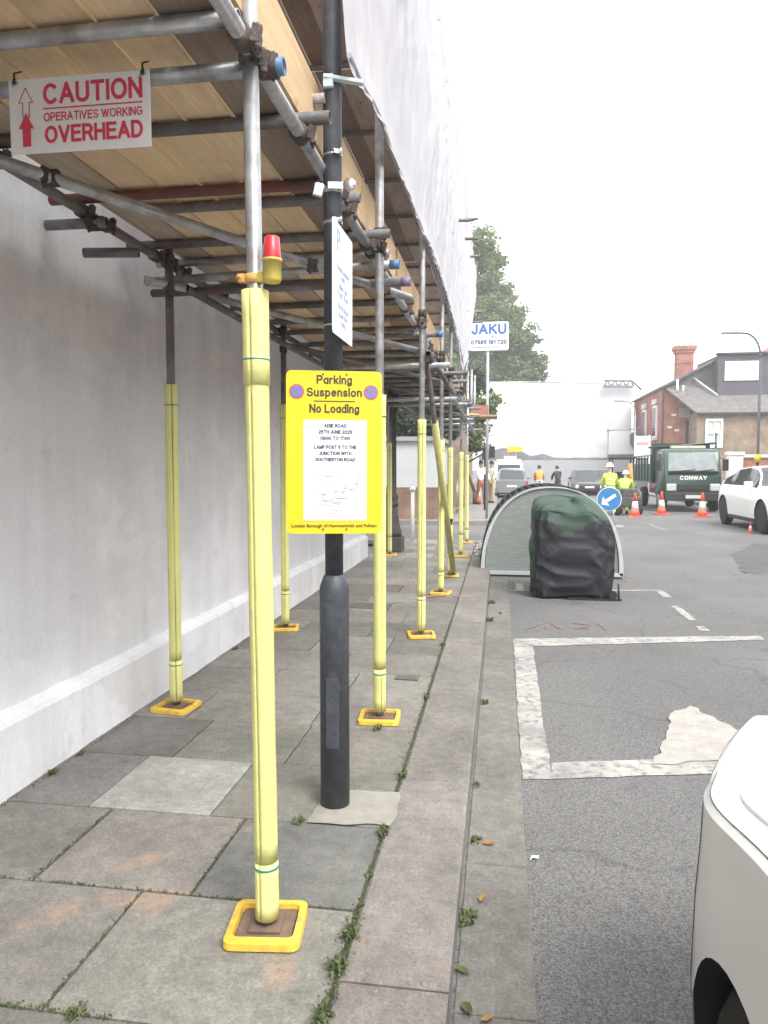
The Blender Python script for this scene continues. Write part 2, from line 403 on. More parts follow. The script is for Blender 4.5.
def slabmat(name, tint=(1, 1, 1), stain=False, granite=False):
    m = bpy.data.materials.new(name); m.use_nodes = True
    N = m.node_tree.nodes; L = m.node_tree.links; b = N['Principled BSDF']; b.inputs['Roughness'].default_value = .85
    tc = N.new('ShaderNodeTexCoord'); at = N.new('ShaderNodeAttribute'); at.attribute_name = 'tone'
    def nz(s, d=6, w=.65, vec=None):
        n = N.new('ShaderNodeTexNoise'); n.inputs['Scale'].default_value = s; n.inputs['Detail'].default_value = d; n.inputs['Roughness'].default_value = w
        L.new(vec or tc.outputs['Object'], n.inputs['Vector']); return n.outputs['Fac']
    def mr(f, a, b_, c, d):
        n = N.new('ShaderNodeMapRange'); n.inputs['From Min'].default_value = a; n.inputs['From Max'].default_value = b_
        n.inputs['To Min'].default_value = c; n.inputs['To Max'].default_value = d; L.new(f, n.inputs['Value']); return n.outputs[0]
    def mul(a, c):
        n = N.new('ShaderNodeMixRGB'); n.blend_type = 'MULTIPLY'; n.inputs['Fac'].default_value = 1; L.new(a, n.inputs[1]); L.new(c, n.inputs[2]); return n.outputs[0]
    c = at.outputs['Color']
    c = mul(c, mr(nz(2.2, 9), .3, .7, .72, 1.2))
    c = mul(c, mr(nz(70, 3), .3, .7, .82, 1.18))
    c = mul(c, mr(nz(16, 5), .35, .65, .84, 1.14))
    c = mul(c, mr(nz(160, 2), .3, .7, .80, 1.22))
    if granite:
        for sc_, col, a_, b_ in ((9, (.26, .20, .17, 1), .52, .70), (55, (.09, .08, .08, 1), .58, .66), (48, (.36, .32, .29, 1), .60, .70)):
            r = N.new('ShaderNodeValToRGB'); r.color_ramp.elements[0].position = a_; r.color_ramp.elements[1].position = b_; r.color_ramp.elements[1].color = (.5, .5, .5, 1)
            L.new(nz(sc_, 4), r.inputs['Fac']); g_ = N.new('ShaderNodeMixRGB'); L.new(r.outputs[0], g_.inputs['Fac']); L.new(c, g_.inputs[1]); g_.inputs[2].default_value = col; c = g_.outputs[0]
    # lichen spots
    def mask(f, p0, p1):
        r = N.new('ShaderNodeValToRGB'); r.color_ramp.elements[0].position = p0; r.color_ramp.elements[1].position = p1; L.new(f, r.inputs['Fac']); return r.outputs[0]
    mx = N.new('ShaderNodeMixRGB'); L.new(mask(nz(24, 4), .66, .74), mx.inputs['Fac']); L.new(c, mx.inputs[1]); mx.inputs[2].default_value = (.17, .17, .12, 1); c = mx.outputs[0]
    if stain:
        # worn orange survey paint sprayed on the slabs (real marks with a place of their own)
        acc = None
        for (x, y, rx, ry, rot) in ((-1.18, 2.27, .16, .05, .5), (-1.38, 2.18, .16, .045, .75), (-1.28, 2.5, .10, .035, .9), (-.98, 2.78, .08, .018, .9), (-1.12, 2.24, .05, .08, 0), (-.62, 2.0, .04, .10, .2)):
            mp = N.new('ShaderNodeMapping'); mp.vector_type = 'TEXTURE'
            mp.inputs['Location'].default_value = (x, y, 0); mp.inputs['Rotation'].default_value = (0, 0, rot); mp.inputs['Scale'].default_value = (rx, ry, 1)
            L.new(tc.outputs['Object'], mp.inputs['Vector'])
            ln = N.new('ShaderNodeVectorMath'); ln.operation = 'LENGTH'; L.new(mp.outputs[0], ln.inputs[0])
            v = mr(ln.outputs['Value'], .3, 1.5, 1, 0)
            if acc is None: acc = v
            else:
                mm = N.new('ShaderNodeMath'); mm.operation = 'MAXIMUM'; L.new(acc, mm.inputs[0]); L.new(v, mm.inputs[1]); acc = mm.outputs[0]
        mm = N.new('ShaderNodeMath'); mm.operation = 'MULTIPLY'; L.new(acc, mm.inputs[0]); L.new(mr(nz(13, 6, .75), .42, .6, 0, .75), mm.inputs[1])
        mx = N.new('ShaderNodeMixRGB'); L.new(mm.outputs[0], mx.inputs['Fac']); L.new(c, mx.inputs[1]); mx.inputs[2].default_value = (.40, .245, .16, 1); c = mx.outputs[0]
    L.new(c, b.inputs['Base Color'])
    bp = N.new('ShaderNodeBump'); bp.inputs['Strength'].default_value = .5; bp.inputs['Distance'].default_value = .004
    L.new(nz(60, 6), bp.inputs['Height']); L.new(bp.outputs[0], b.inputs['Normal'])
    return m
SLAB = slabmat('paving_slab_stone', stain=True)
KERBM = slabmat('granite_kerb', granite=True); GUTM = slabmat('gutter_stone')

def tone_mesh(name, cells, m, bevel=.006):
    """cells: (x0,x1,y0,y1,ztop,zbot,colour, tilt): separate stones in one sheet"""
    bm = bmesh.new(); lay = bm.loops.layers.color.new('tone')
    for (x0, x1, y0, y1, zt, zb, c, tl) in cells:
        b = bevel; t1, t2 = tl
        outer = [(x0, y0), (x1, y0), (x1, y1), (x0, y1)]
        inner = [(x0 + b, y0 + b), (x1 - b, y0 + b), (x1 - b, y1 - b), (x0 + b, y1 - b)]
        zz = lambda x, y: zt + t1 * (x - x0) + t2 * (y - y0)
        vb = [bm.verts.new((x, y, zb)) for x, y in outer]
        vo = [bm.verts.new((x, y, zz(x, y) - b * .7)) for x, y in outer]
        vi = [bm.verts.new((x, y, zz(x, y))) for x, y in inner]
        fs = [bm.faces.new(vi)]
        for i in range(4):
            j = (i + 1) % 4; fs.append(bm.faces.new((vo[i], vo[j], vi[j], vi[i]))); fs.append(bm.faces.new((vb[i], vb[j], vo[j], vo[i])))
        for f in fs:
            for l in f.loops: l[lay] = (*[(x * .86 * k_) ** (1 / 2.2) for x, k_ in zip(c, (1.03, 1.0, .93))], 1)
    me = bpy.data.meshes.new(name); bm.to_mesh(me); bm.free(); me.materials.append(m)
    ca = me.color_attributes.get('tone')
    if ca: me.color_attributes.active_color = ca
    o = bpy.data.objects.new(name, me); COL.objects.link(o); return tag(o, kind='structure')

# ground far and wide
g = MB(); g.add([(-400, -60, RD - .03), (400, -60, RD - .03), (400, 500, RD - .03), (-400, 500, RD - .03)], [(0, 1, 2, 3)])
tag(g.build('ground', mat('bare_ground', (.16, .155, .15), (.11, .11, .105), .6, .9)), kind='structure')
g = MB(); nx = 1
g.add([(-.14, -8, RD), (8.4, -8, RD), (8.4, 54, RD), (-.14, 54, RD)], [(0, 1, 2, 3)])
tag(g.build('road', ASPH), kind='structure')
g = MB(); g.add([(-40, 15.15, RD - .003), (-.14, 15.15, RD - .003), (-.14, 20.4, RD - .003), (-40, 20.4, RD - .003)], [(0, 1, 2, 3)])
tag(g.build('side_road', ASPH), kind='structure')

# paving slabs, laid in courses as in the street
ys = [-4.0, -3.4, -2.85, -2.25, -1.7, -1.1, -.55, .05, .62, 1.18, 1.74, 2.31, 2.87, 3.44, 3.99, 4.5, 5.08, 5.64, 6.2, 6.8, 7.35, 7.9, 8.5, 9.05, 9.6, 10.2, 10.75, 11.35, 11.9, 12.5, 13.1, 13.6, 14.2, 14.85]
cuts = {1.74: [-1.95, -1.205], 2.31: [-1.62, -1.03], 2.87: [-1.74, -1.19], 3.44: [-1.62, -1.04], 3.99: [-1.8, -1.05], 1.18: [-1.6, -.95]}
cells = []; random.seed(3)
special = {(2.87, 1): (.33, .335, .34), (2.31, 1): (.235, .225, .215), (1.74, 2): (.235, .235, .22), (2.31, 2): (.165, .17, .165), (2.87, 0): (.20, .195, .20),
           (3.44, 2): (.20, .195, .18), (3.44, 1): (.215, .215, .195), (3.44, 0): (.17, .165, .165), (1.74, 1): (.22, .215, .21), (2.31, 0): (.215, .21, .205), (2.87, 2): (.205, .20, .185), (1.74, 0): (.23, .225, .21)}
for k in range(len(ys) - 1):
    y0, y1 = ys[k], ys[k + 1]
    cs = cuts.get(y0) or [-1.75 + .5 * (k % 2) * .5 + random.uniform(-.08, .08), -1.12 + .2 * (k % 2) + random.uniform(-.06, .06)]
    xs = [-2.16] + cs + [-.452]
    for i in range(len(xs) - 1):
        t = random.uniform(.15, .25); c = special.get((y0, i), (t * 1.01, t * .99, t * .94))
        if y0 > 6.5 and random.random() < .3: c = (t * 1.25, t * 1.15, t * 1.08)
        cells.append((xs[i] + .004, xs[i + 1] - .004, y0 + .004, y1 - .004, random.uniform(-.003, .001), -.08, c, (random.uniform(-.003, .003), random.uniform(-.003, .003))))
tone_mesh('pavement', cells, SLAB)
g = MB(); g.box((-1.3, 5.42, -.06), (1.75, 18.9, .09))
tag(g.build('pavement_bedding', mat('joint_dirt', (.085, .085, .055), (.05, .055, .03), 20, .95)), kind='structure')
# kerb stones
cells = []; y = -3.6; ky = [-3.5, -2.13, -.76, .61, 1.98, 3.36, 4.72, 6.1, 7.0, 8.35, 9.7, 11.0, 12.35, 13.7, 14.75]
for a, b_ in zip(ky, ky[1:]):
    t = random.uniform(.22, .27)
    cells.append((-.444, -.128, a + .003, b_ - .003, random.uniform(-.004, .002), RD - .05, (t * .88, t * .85, t * .84), (random.uniform(-.004, .004), 0)))
k = tone_mesh('kerb', cells, KERBM, .012)
cells = []
gy = [-3, -2.1, -1.2, -.4, .45, 1.25, 2.05, 2.87, 3.72, 4.45, 5.22, 6.05, 6.9, 7.75, 8.6, 9.4, 10.3, 11.2, 12.1, 13, 13.9, 14.8]
for a, b_ in zip(gy, gy[1:]):
    t = random.uniform(.17, .21)
    cells.append((-.118, .118, a + .002, b_ - .002, RD + .005, RD - .05, (t, t * .99, t * .96), (0, 0)))
tone_mesh('gutter', cells, GUTM, .004)
# dropped kerb round the corner and the far pavement
g = MB(); g.prism([(-2.16, 14.86), (-.45, 14.86), (-.13, 14.76), (-.25, 15.0), (-.6, 15.14), (-12, 15.14), (-12, 14.86)], -.1, -.02)
tag(g.build('corner_kerb', KERBM if False else mat('kerb_concrete', (.27, .255, .24), (.2, .19, .18), 8, .9)), kind='structure')
g = MB(); g.prism([(-40, 20.4), (-.9, 20.4), (-.35, 20.7), (-.13, 21.2), (-.13, 60), (-40, 60)], -.2, -.01)
tag(g.build('far_pavement', mat('far_paving', (.25, .235, .22), (.19, .18, .17), 2.5, .9)), kind='structure')
g = MB(); g.prism([(8.4, -8), (8.4, 54), (11.2, 54), (11.2, -8)], -.2, 0)
tag(g.build('opposite_pavement', MATS['far_paving']), kind='structure')
g = MB(); g.prism([(8.27, -8), (8.27, 54), (8.4, 54), (8.4, -8)], -.2, .004)
tag(g.build('opposite_kerb', MATS['kerb_concrete']), kind='structure')

# markings: each a sheet 4 mm above the road
def ragged(poly, amp=.008, step=.03, seed=1):
    out = []; n = len(poly)
    for i in range(n):
        a = Vector(poly[i]); b_ = Vector(poly[(i + 1) % n]); d = (b_ - a).length; k = max(1, int(d / step))
        nrm = Vector((-(b_ - a).y, (b_ - a).x)).normalized()
        for j in range(k):
            p = a.lerp(b_, j / k); q = noise.noise(Vector((p.x * 9 + seed, p.y * 9, seed))) * amp * 2
            out.append((p.x + nrm.x * q, p.y + nrm.y * q))
    return out
def marking(name, polys, m, z=.004, amp=.006):
    g = MB()
    for i, p in enumerate(polys):
        q = ragged(p, amp, seed=i + 1)
        bm_v = [(x, y, RD + z) for x, y in q]
        g.add(bm_v, [list(range(len(q)))])
    o = g.build(name, m); return tag(o, kind='structure')
marking('bay_marking', [[(.125, 3.70), (.272, 3.735), (.30, 6.55), (.135, 6.82)], [(.274, 3.736), (1.9, 4.12), (1.9, 4.34), (.283, 3.945)],
                        [(.14, 6.825), (.305, 6.56), (1.9, 7.0), (2.4, 7.14), (2.42, 7.30), (1.9, 7.2)]], MARK)
marking('second_bay_marking', [[(.12, 9.5), (2.06, 9.82), (2.06, 9.90), (.12, 9.58)], [(.22, 9.59), (.32, 9.6), (.32, 10.15), (.22, 10.15)],
                        [(1.98, 9.35), (2.08, 9.35), (2.08, 9.81), (1.98, 9.80)], [(1.94, 7.95), (2.02, 7.95), (2.02, 8.75), (1.94, 8.75)], [(1.93, 7.45), (2.01, 7.45), (2.01, 7.66), (1.93, 7.66)]], MARK)
marking('pale_road_patch', [[(.80, 4.0), (1.9, 4.26), (1.9, 4.5), (1.42, 4.62), (1.26, 5.02), (1.12, 4.93), (1.02, 4.6), (.93, 4.3)]], MASTIC, .008, .02)
marking('dark_road_patch', [[(3.6, 11.6), (5.6, 12.4), (8.2, 14.2), (8.2, 17.5), (5.2, 16.3), (4.2, 14.2)]], mat('patch_asphalt', (.10, .098, .104), (.075, .074, .08), 2.5, .9), .003, .08)
marking('centre_marking', [[(4.1, y0), (4.18, y0), (4.18, y0 + 2.2), (4.1, y0 + 2.2)] for y0 in (19.5, 24)], mat('worn_paint', (.30, .30, .29), (.16, .16, .155), 9, .9), .004)
# small red survey marks sprayed in the bay
def stroke(pts, w):
    out = []
    for a, b_ in zip(pts, pts[1:]):
        a = Vector(a); b_ = Vector(b_); d = (b_ - a).normalized() * w * .3; n_ = Vector((-(b_ - a).y, (b_ - a).x)).normalized() * w / 2
        out.append([tuple(a - d + n_), tuple(b_ + d + n_), tuple(b_ + d - n_), tuple(a - d - n_)])
    return out
st = []
for pts in ([(.28, 7.25), (.40, 7.5)], [(.46, 7.3), (.5, 7.6), (.6, 7.32)], [(.72, 7.35), (.86, 7.38)], [(.74, 7.62), (.9, 7.55), (.8, 7.4)], [(1.0, 7.62), (1.03, 7.34)], [(-.02, 7.2), (.1, 7.45)]): st += stroke(pts, .022)
marking('red_spray_marking', st, mat('red_spray', (.28, .13, .13), (.17, .12, .12), 30, .9), .006, .008)
st = []
for pts in ([(-.3, 8.3), (-.5, 8.32)], [(-.62, 8.35), (-.85, 8.2)]): st += stroke(pts, .05)
g = MB()
for p in st: g.add([(x, y, .006) for x, y in ragged(p, .01)], [list(range(len(ragged(p, .01))))])
tag(g.build('pink_spray_marking', mat('pink_spray', (.45, .22, .21), (.30, .2, .19), 25, .9)), kind='structure')
g = MB(); pts = ragged([(-.765, 2.86), (-.43, 2.88), (-.405, 3.0), (-.43, 3.19), (-.76, 3.16)], .008)
g.add([(x, y, .007) for x, y in pts], [list(range(len(pts)))])
tag(g.build('cement_patch', CEMENT), kind='structure')
# two manhole / utility covers
g = MB(); g.box((-.62, 5.0, .004), (.16, .10, .006)); g.box((-1.35, 7.6, .004), (.45, .3, .006))
tag(g.build('utility_cover', mat('cast_iron', (.16, .15, .14), (.10, .1, .1), 30, .7, .3, .4)), kind='structure')

# ------------------------------------------------------------------ the white rendered building on the left
def wallmat():
    m = bpy.data.materials.new('white_render'); m.use_nodes = True
    N = m.node_tree.nodes; L = m.node_tree.links; b = N['Principled BSDF']; b.inputs['Roughness'].default_value = .8
    tc = N.new('ShaderNodeTexCoord')
    def nz(s, d=6, st=(1, 1, 1)):
        mp = N.new('ShaderNodeMapping'); mp.inputs['Scale'].default_value = st; L.new(tc.outputs['Object'], mp.inputs[0])
        n = N.new('ShaderNodeTexNoise'); n.inputs['Scale'].default_value = s; n.inputs['Detail'].default_value = d; n.inputs['Roughness'].default_value = .65; L.new(mp.outputs[0], n.inputs['Vector']); return n.outputs['Fac']
    def mr(f, a, b_, c, d):
        n = N.new('ShaderNodeMapRange'); n.inputs['From Min'].default_value = a; n.inputs['From Max'].default_value = b_; n.inputs['To Min'].default_value = c; n.inputs['To Max'].default_value = d; L.new(f, n.inputs['Value']); return n.outputs[0]
    base = N.new('ShaderNodeRGB'); base.outputs[0].default_value = (.76, .77, .80, 1); c = base.outputs[0]
    for f in (mr(nz(.9, 10), .35, .65, .89, 1.05), mr(nz(3.2, 8, (1, 1, .12)), .38, .62, .92, 1.03), mr(nz(45, 3), .3, .7, .94, 1.04), mr(nz(5.5, 9), .60, .66, 1.0, .90), mr(nz(.55, 4, (1, 1, 1.6)), .48, .52, .95, 1.03)):
        n = N.new('ShaderNodeMixRGB'); n.blend_type = 'MULTIPLY'; n.inputs['Fac'].default_value = 1; L.new(c, n.inputs[1]); L.new(f, n.inputs[2]); c = n.outputs[0]
    L.new(c, b.inputs['Base Color'])
    bp = N.new('ShaderNodeBump'); bp.inputs['Strength'].default_value = .25; bp.inputs['Distance'].default_value = .01; L.new(nz(7, 8), bp.inputs['Height']); L.new(bp.outputs[0], b.inputs['Normal'])
    return m
WALLM = wallmat()
bld = thing('white_building', 'long white rendered wall of the building behind the scaffolding, with a projecting plinth', 'building', (-2.2, 4, 0))
g = MB(); g.box((-6.2, 4.4, 3.55), (8.0, 15.0, 7.3))
g.build('wall', WALLM, bld)
# plinth with a splayed, slightly wavy top
g = MB(); n = 300; vs = []; fs = []
for i in range(n + 1):
    y = -3.1 + 15.0 * i / n; w = noise.noise(Vector((y * .7, 0, 1))) * .014 + noise.noise(Vector((y * 6, 0, 1))) * .006
    vs += [(-2.21, y, -.1), (-2.125 + w, y, -.1), (-2.132 + w * .6, y, .31 + w), (-2.146 + w * .4, y, .335 + w), (-2.205, y, .362 + w)]
for i in range(n):
    for k in range(4): a = i * 5 + k; fs.append((a, a + 5, a + 6, a + 1))
g.add(vs, fs, True); fs = None
pl = g.build('plinth', WALLM, bld); shade(pl, 25)
g = MB(); g.box((-2.6, 11.94, 1.5), (.84, .06, 3.0)); g.build('end_return', WALLM, bld)

# dark cast column at the corner
cp = thing('iron_column', 'dark old column with a moulded base at the far corner of the white wall', 'column', (-1.86, 12.75, 0))
g = MB(); g.box((-1.86, 12.75, .13), (.40, .40, .26), bev=.02)
g.lathe((-1.86, 12.75, 0), [(.18, .26), (.18, .34), (.15, .42), (.115, .62), (.105, .78)], 24)
g.build('base', mat('old_dark_paint', (.09, .085, .08), (.055, .052, .05), 12, .7, bump=.3), cp)
g = MB(); g.lathe((-1.86, 12.75, 0), [(.105, .78), (.125, .80), (.125, .84), (.10, .87), (.115, .93), (.115, .97), (.085, 1.02), (.082, 2.4), (.115, 2.5), (.12, 2.72)], 24)
g.build('shaft', MATS['old_dark_paint'], cp)
wp = thing('white_post', 'slim white post with a rounded cap behind the dark column', 'post', (-1.72, 15.0 - .3, 0))
g = MB(); g.tube((-1.72, 14.7, -.02), (-1.72, 14.7, 1.0), .035, n=12); g.build('shaft', WHITE, wp)
g = MB(); g.lathe((-1.72, 14.7, 1.0), [(.06, 0), (.065, .03), (.04, .07), (0, .085)], 14); g.build('cap', WHITE, wp)

# ------------------------------------------------------------------ scaffolding
r = .0242
scf = thing('scaffolding', 'tube scaffolding over the pavement with timber decking and yellow foam on its standards', 'scaffold', (-.7, 2.17, 0))
def woodmat(name, c1, c2, c3):
    m = bpy.data.materials.new(name); m.use_nodes = True
    N = m.node_tree.nodes; L = m.node_tree.links; b = N['Principled BSDF']; b.inputs['Roughness'].default_value = .8
    tc = N.new('ShaderNodeTexCoord'); oi = N.new('ShaderNodeObjectInfo')
    mu = N.new('ShaderNodeMath'); mu.operation = 'MULTIPLY'; mu.inputs[1].default_value = 91; L.new(oi.outputs['Random'], mu.inputs[0])
    ad = N.new('ShaderNodeVectorMath'); ad.operation = 'ADD'; L.new(tc.outputs['Object'], ad.inputs[0]); L.new(mu.outputs[0], ad.inputs[1])
    def nz(s, d, st):
        mp = N.new('ShaderNodeMapping'); mp.inputs['Scale'].default_value = st; L.new(ad.outputs[0], mp.inputs[0])
        n = N.new('ShaderNodeTexNoise'); n.inputs['Scale'].default_value = s; n.inputs['Detail'].default_value = d; n.inputs['Roughness'].default_value = .6; n.inputs['Distortion'].default_value = .6; L.new(mp.outputs[0], n.inputs['Vector']); return n.outputs['Fac']
    rp = N.new('ShaderNodeValToRGB'); rp.color_ramp.elements[0].color = (*c2, 1); rp.color_ramp.elements[1].color = (*c1, 1); rp.color_ramp.elements[0].position = .35; rp.color_ramp.elements[1].position = .62
    L.new(nz(3, 8, (16, .8, 16)), rp.inputs[0]); c = rp.outputs[0]
    # dirt patches, board-to-board age
    r2 = N.new('ShaderNodeValToRGB'); r2.color_ramp.elements[0].position = .48; r2.color_ramp.elements[1].position = .68; L.new(nz(2.2, 6, (1, .6, 1)), r2.inputs[0])
    mm = N.new('ShaderNodeMath'); mm.operation = 'MULTIPLY'; mm.inputs[1].default_value = .65; L.new(r2.outputs[0], mm.inputs[0])
    mx = N.new('ShaderNodeMixRGB'); L.new(mm.outputs[0], mx.inputs[0]); L.new(c, mx.inputs[1]); mx.inputs[2].default_value = (*c3, 1); c = mx.outputs[0]
    rr = N.new('ShaderNodeValToRGB'); rr.color_ramp.interpolation = 'LINEAR'; e = rr.color_ramp.elements; e[0].position = 0; e[0].color = (.50, .47, .46, 1); e[1].position = 1; e[1].color = (1.1, 1.06, 1, 1)
    q = e.new(.4); q.color = (.95, .92, .9, 1); q = e.new(.25); q.color = (.62, .52, .46, 1)
    mu2 = N.new('ShaderNodeMath'); mu2.operation = 'MULTIPLY'; mu2.inputs[1].default_value = 7.31; fr = N.new('ShaderNodeMath'); fr.operation = 'FRACT'
    L.new(oi.outputs['Random'], mu2.inputs[0]); L.new(mu2.outputs[0], fr.inputs[0]); L.new(fr.outputs[0], rr.inputs[0])
    m3 = N.new('ShaderNodeMixRGB'); m3.blend_type = 'MULTIPLY'; m3.inputs[0].default_value = 1; L.new(c, m3.inputs[1]); L.new(rr.outputs[0], m3.inputs[2]); c = m3.outputs[0]
    # knots
    vo = N.new('ShaderNodeTexVoronoi'); vo.inputs['Scale'].default_value = 4; mp = N.new('ShaderNodeMapping'); mp.inputs['Scale'].default_value = (1.6, .55, 1); L.new(ad.outputs[0], mp.inputs[0]); L.new(mp.outputs[0], vo.inputs['Vector'])
    kr = N.new('ShaderNodeValToRGB'); kr.color_ramp.elements[0].position = .03; kr.color_ramp.elements[0].color = (.45, .35, .3, 1); kr.color_ramp.elements[1].position = .085; kr.color_ramp.elements[1].color = (1, 1, 1, 1); L.new(vo.outputs['Distance'], kr.inputs[0])
    m4 = N.new('ShaderNodeMixRGB'); m4.blend_type = 'MULTIPLY'; m4.inputs[0].default_value = .8; L.new(c, m4.inputs[1]); L.new(kr.outputs[0], m4.inputs[2]); c = m4.outputs[0]
    L.new(c, b.inputs['Base Color'])
    bp = N.new('ShaderNodeBump'); bp.inputs['Strength'].default_value = .2; bp.inputs['Distance'].default_value = .004; L.new(nz(3, 8, (16, .8, 16)), bp.inputs['Height']); L.new(bp.outputs[0], b.inputs['Normal'])
    return m
WOOD = woodmat('scaffold_board_timber', (.78, .60, .38), (.66, .50, .31), (.36, .28, .21))
WOODD = woodmat('weathered_board_timber', (.50, .42, .34), (.38, .31, .25), (.26, .21, .18))
WOODP = woodmat('fresh_toe_board_timber', (.62, .47, .29), (.52, .38, .22), (.42, .32, .21))

def foam_mesh(x, y, z0, z1, gap_dir, rad=.036, seed=0, lean=(0, 0)):
    """split foam tube: C-shaped section with a narrow slit"""
    g = MB(); n = 26; gap = R(5); k = max(4, int((z1 - z0) / .06)); vs = []
    for j in range(k + 1):
        z = z0 + (z1 - z0) * j / k; t = (z - z0) / (z1 - z0)
        cx = x + lean[0] * t; cy = y + lean[1] * t
        rr = rad * (1 + .07 * noise.noise(Vector((seed, z * 2.3, 0))) + .03 * noise.noise(Vector((seed, z * 11, 3)))); tw = gap_dir + .10 * noise.noise(Vector((seed, z * .8, 5)))
        gg = gap * (1 + 1.2 * noise.noise(Vector((seed, z * 1.5, 9))))
        gg = max(gg, R(2.5))
        for s_ in (1, .70):
            for i in range(n + 1):
                a = tw + gg / 2 + (2 * PI - gg) * i / n
                vs.append((cx + math.cos(a) * rr * s_, cy + math.sin(a) * rr * s_, z))
    w = 2 * (n + 1); fs = []
    for j in range(k):
        a = j * w; b_ = a + w
        for i in range(n): fs.append((a + i, a + i + 1, b_ + i + 1, b_ + i)); fs.append((a + n + 1 + i + 1, a + n + 1 + i, b_ + n + 1 + i, b_ + n + 1 + i + 1))
        fs.append((a, b_, b_ + n + 1, a + n + 1)); fs.append((a + n, a + 2 * n + 1, b_ + 2 * n + 1, b_ + n))
    for a in (0, k * w):
        for i in range(n): fs.append((a + i, a + n + 1 + i, a + n + 2 + i, a + i + 1))
    g.add(vs, fs, True); return g
def coupler(p, ax='x', s=1.0):
    g = MB(); p = Vector(p)
    if ax == 'x': g.lathe(p, [(.0265, -.028), (.034, -.028), (.034, .028), (.0265, .028)], 14, 'x')
    if ax == 'y': g.lathe(p, [(.0265, -.028), (.034, -.028), (.034, .028), (.0265, .028)], 14, 'y')
    if ax == 'z': g.lathe(p, [(.0265, -.028), (.034, -.028), (.034, .028), (.0265, .028)], 14, 'z')
    q = {'x': Vector((0, -.045, 0)), 'y': Vector((.045, 0, 0)), 'z': Vector((.03, -.035, 0))}[ax]
    g.box(p + q, (.03, .028, .05), rot=(.1, .2, .3), bev=.004)
    g.tube(p + q * 1.1 + Vector((0, 0, -.055)), p + q * 1.1 + Vector((0, 0, .03)), .006, n=8)
    g.lathe(p + q * 1.1 + Vector((0, 0, -.035)), [(.012, -.008), (.012, .008)], 6)
    return g.build('coupler', RUST, scf)
FX = -.685
front = [(-.725, 2.17, 3.0, 1.98), (-.675, 4.15, 3.30, 1.86), (-.66, 6.30, 3.2, 1.86), (-.665, 8.50, 3.3, 1.77), (-.655, 9.9, 3.3, 1.72), (-.63, 12.2, 3.3, 1.71), (-.63, 14.44, 3.3, 1.70)]
inner = [(-1.92, 4.15, 2.80, 1.94), (-1.90, 6.39, 2.80, 2.01), (-1.90, 8.6, 2.80, 1.95), (-1.80, 12.12, 2.8, 1.86)]
for i, (x, y, zt, zf) in enumerate(front + inner):
    LEAN = -.028 if i == 0 else 0.0
    g = MB(); g.tube((x - LEAN * .5, y, .03), (x + LEAN * .5 * (2 * zt / 2.7 - 1), y, 5.9 if (i in (1, 2, 3, 4, 5)) else zt), r, n=20, hollow=True)
    st_ = g.build('standard', GALV if i < 7 else GALVD, scf)
    gd = [R(-105), R(-60), R(-80), R(-100), R(-90), R(-70), R(-110), R(-60), R(-80), R(-75), R(-90)][i]
    splits = [.02, .225, zf] if i == 0 else [.03, .25 + .05 * (i % 3), zf]
    f1 = foam_mesh(x, y, splits[0] + .02, splits[1] - .004, gd - .1, .037, i)
    f2 = foam_mesh(x, y, splits[1], splits[2] if i else 1.78, gd, .0365, i + 20)
    f3 = foam_mesh(x, y, 1.70, 1.98, gd + .1, .040, 33)
    if i == 0:
        for f_ in (f1, f2, f3):
            for p in f_.v: p.x += LEAN * .5 * (2 * p.z / 2.7 - 1)
    f1.build('foam_sleeve', FOAM, st_); f2.build('foam_sleeve', FOAM, st_)
    if i == 0: f3.build('foam_sleeve', FOAM, st_)
    for zz in ([.205, 1.775] if i == 0 else [splits[1] - .03, zf - .12]):
        g = MB(); g.lathe((x + LEAN * .5 * (2 * zz / 2.7 - 1), y, zz), [(.0375, -.0025), (.0405, -.0025), (.0405, .0025), (.0375, .0025)], 20)
        g.build('cable_tie', TEAL, st_)
# leaning brace on the front row
g = MB(); g.tube((-.60, 9.85, .04), (-.655, 6.25, 2.66), r, n=16, hollow=True); br_ = g.build('brace', GALVD, scf)
g = MB(); d0 = Vector((-.60, 9.85, .04)); d1 = Vector((-.655, 6.25, 2.66))
g.tube(d0.lerp(d1, .02), d0.lerp(d1, .71), .037, n=18); g.build('foam_sleeve', mat('older_foam', (.60, .58, .22), (.48, .46, .2), 8, .8), br_)
coupler((-.66, 9.88, .75), 'z')
LZ = 2.67; LX = -.735
def tube_part(nm, p0, p1, m, rad=r, cap=None):
    g = MB(); g.tube(p0, p1, rad, n=18, hollow=True)
    o = g.build(nm, m, scf)
    if cap is not None:
        d = (Vector(p1) - Vector(p0)).normalized(); g = MB()
        g.tube(Vector(p1) - d * .05, Vector(p1) + d * .004, rad + .0015, n=18, hollow=True); g.build('painted_end', cap, o)
    return o
# ledgers (outer, inner) as lengths joined end to end
for a, b_ in ((-5.5, 1.18), (1.2, 5.3), (5.3, 9.9), (9.9, 14.2), (14.2, 17.6)):
    tube_part('ledger', (LX, a, LZ), (LX, b_, LZ), GALV)
    tube_part('ledger', (-1.957, a, LZ - .01), (-1.957, b_, LZ - .01), GALVD)
    tube_part('guard_rail', (LX, max(a, 3.0), 3.62), (LX, max(b_, 3.1), 3.62), GALV)
    tube_part('ledger', (LX, a, 4.66), (LX, b_, 4.66), GALV)
TZ = LZ + .049
trs = [(-4.5, -.7, GALVD), (-3, -.7, GALVD), (-1.5, -.7, GALVD), (0, -.7, GALVD), (1.0, -.7, GALVD), (1.55, -.72, GALVD), (2.08, -.74, GALV), (2.70, -.62, GALVD), (3.31, -.79, REDT), (3.50, -.66, GALVD), (4.05, -.60, GALVD), (4.42, -.66, GALV), (5.05, -.64, GALVD), (5.7, -.66, GALVD)]
y = 6.25
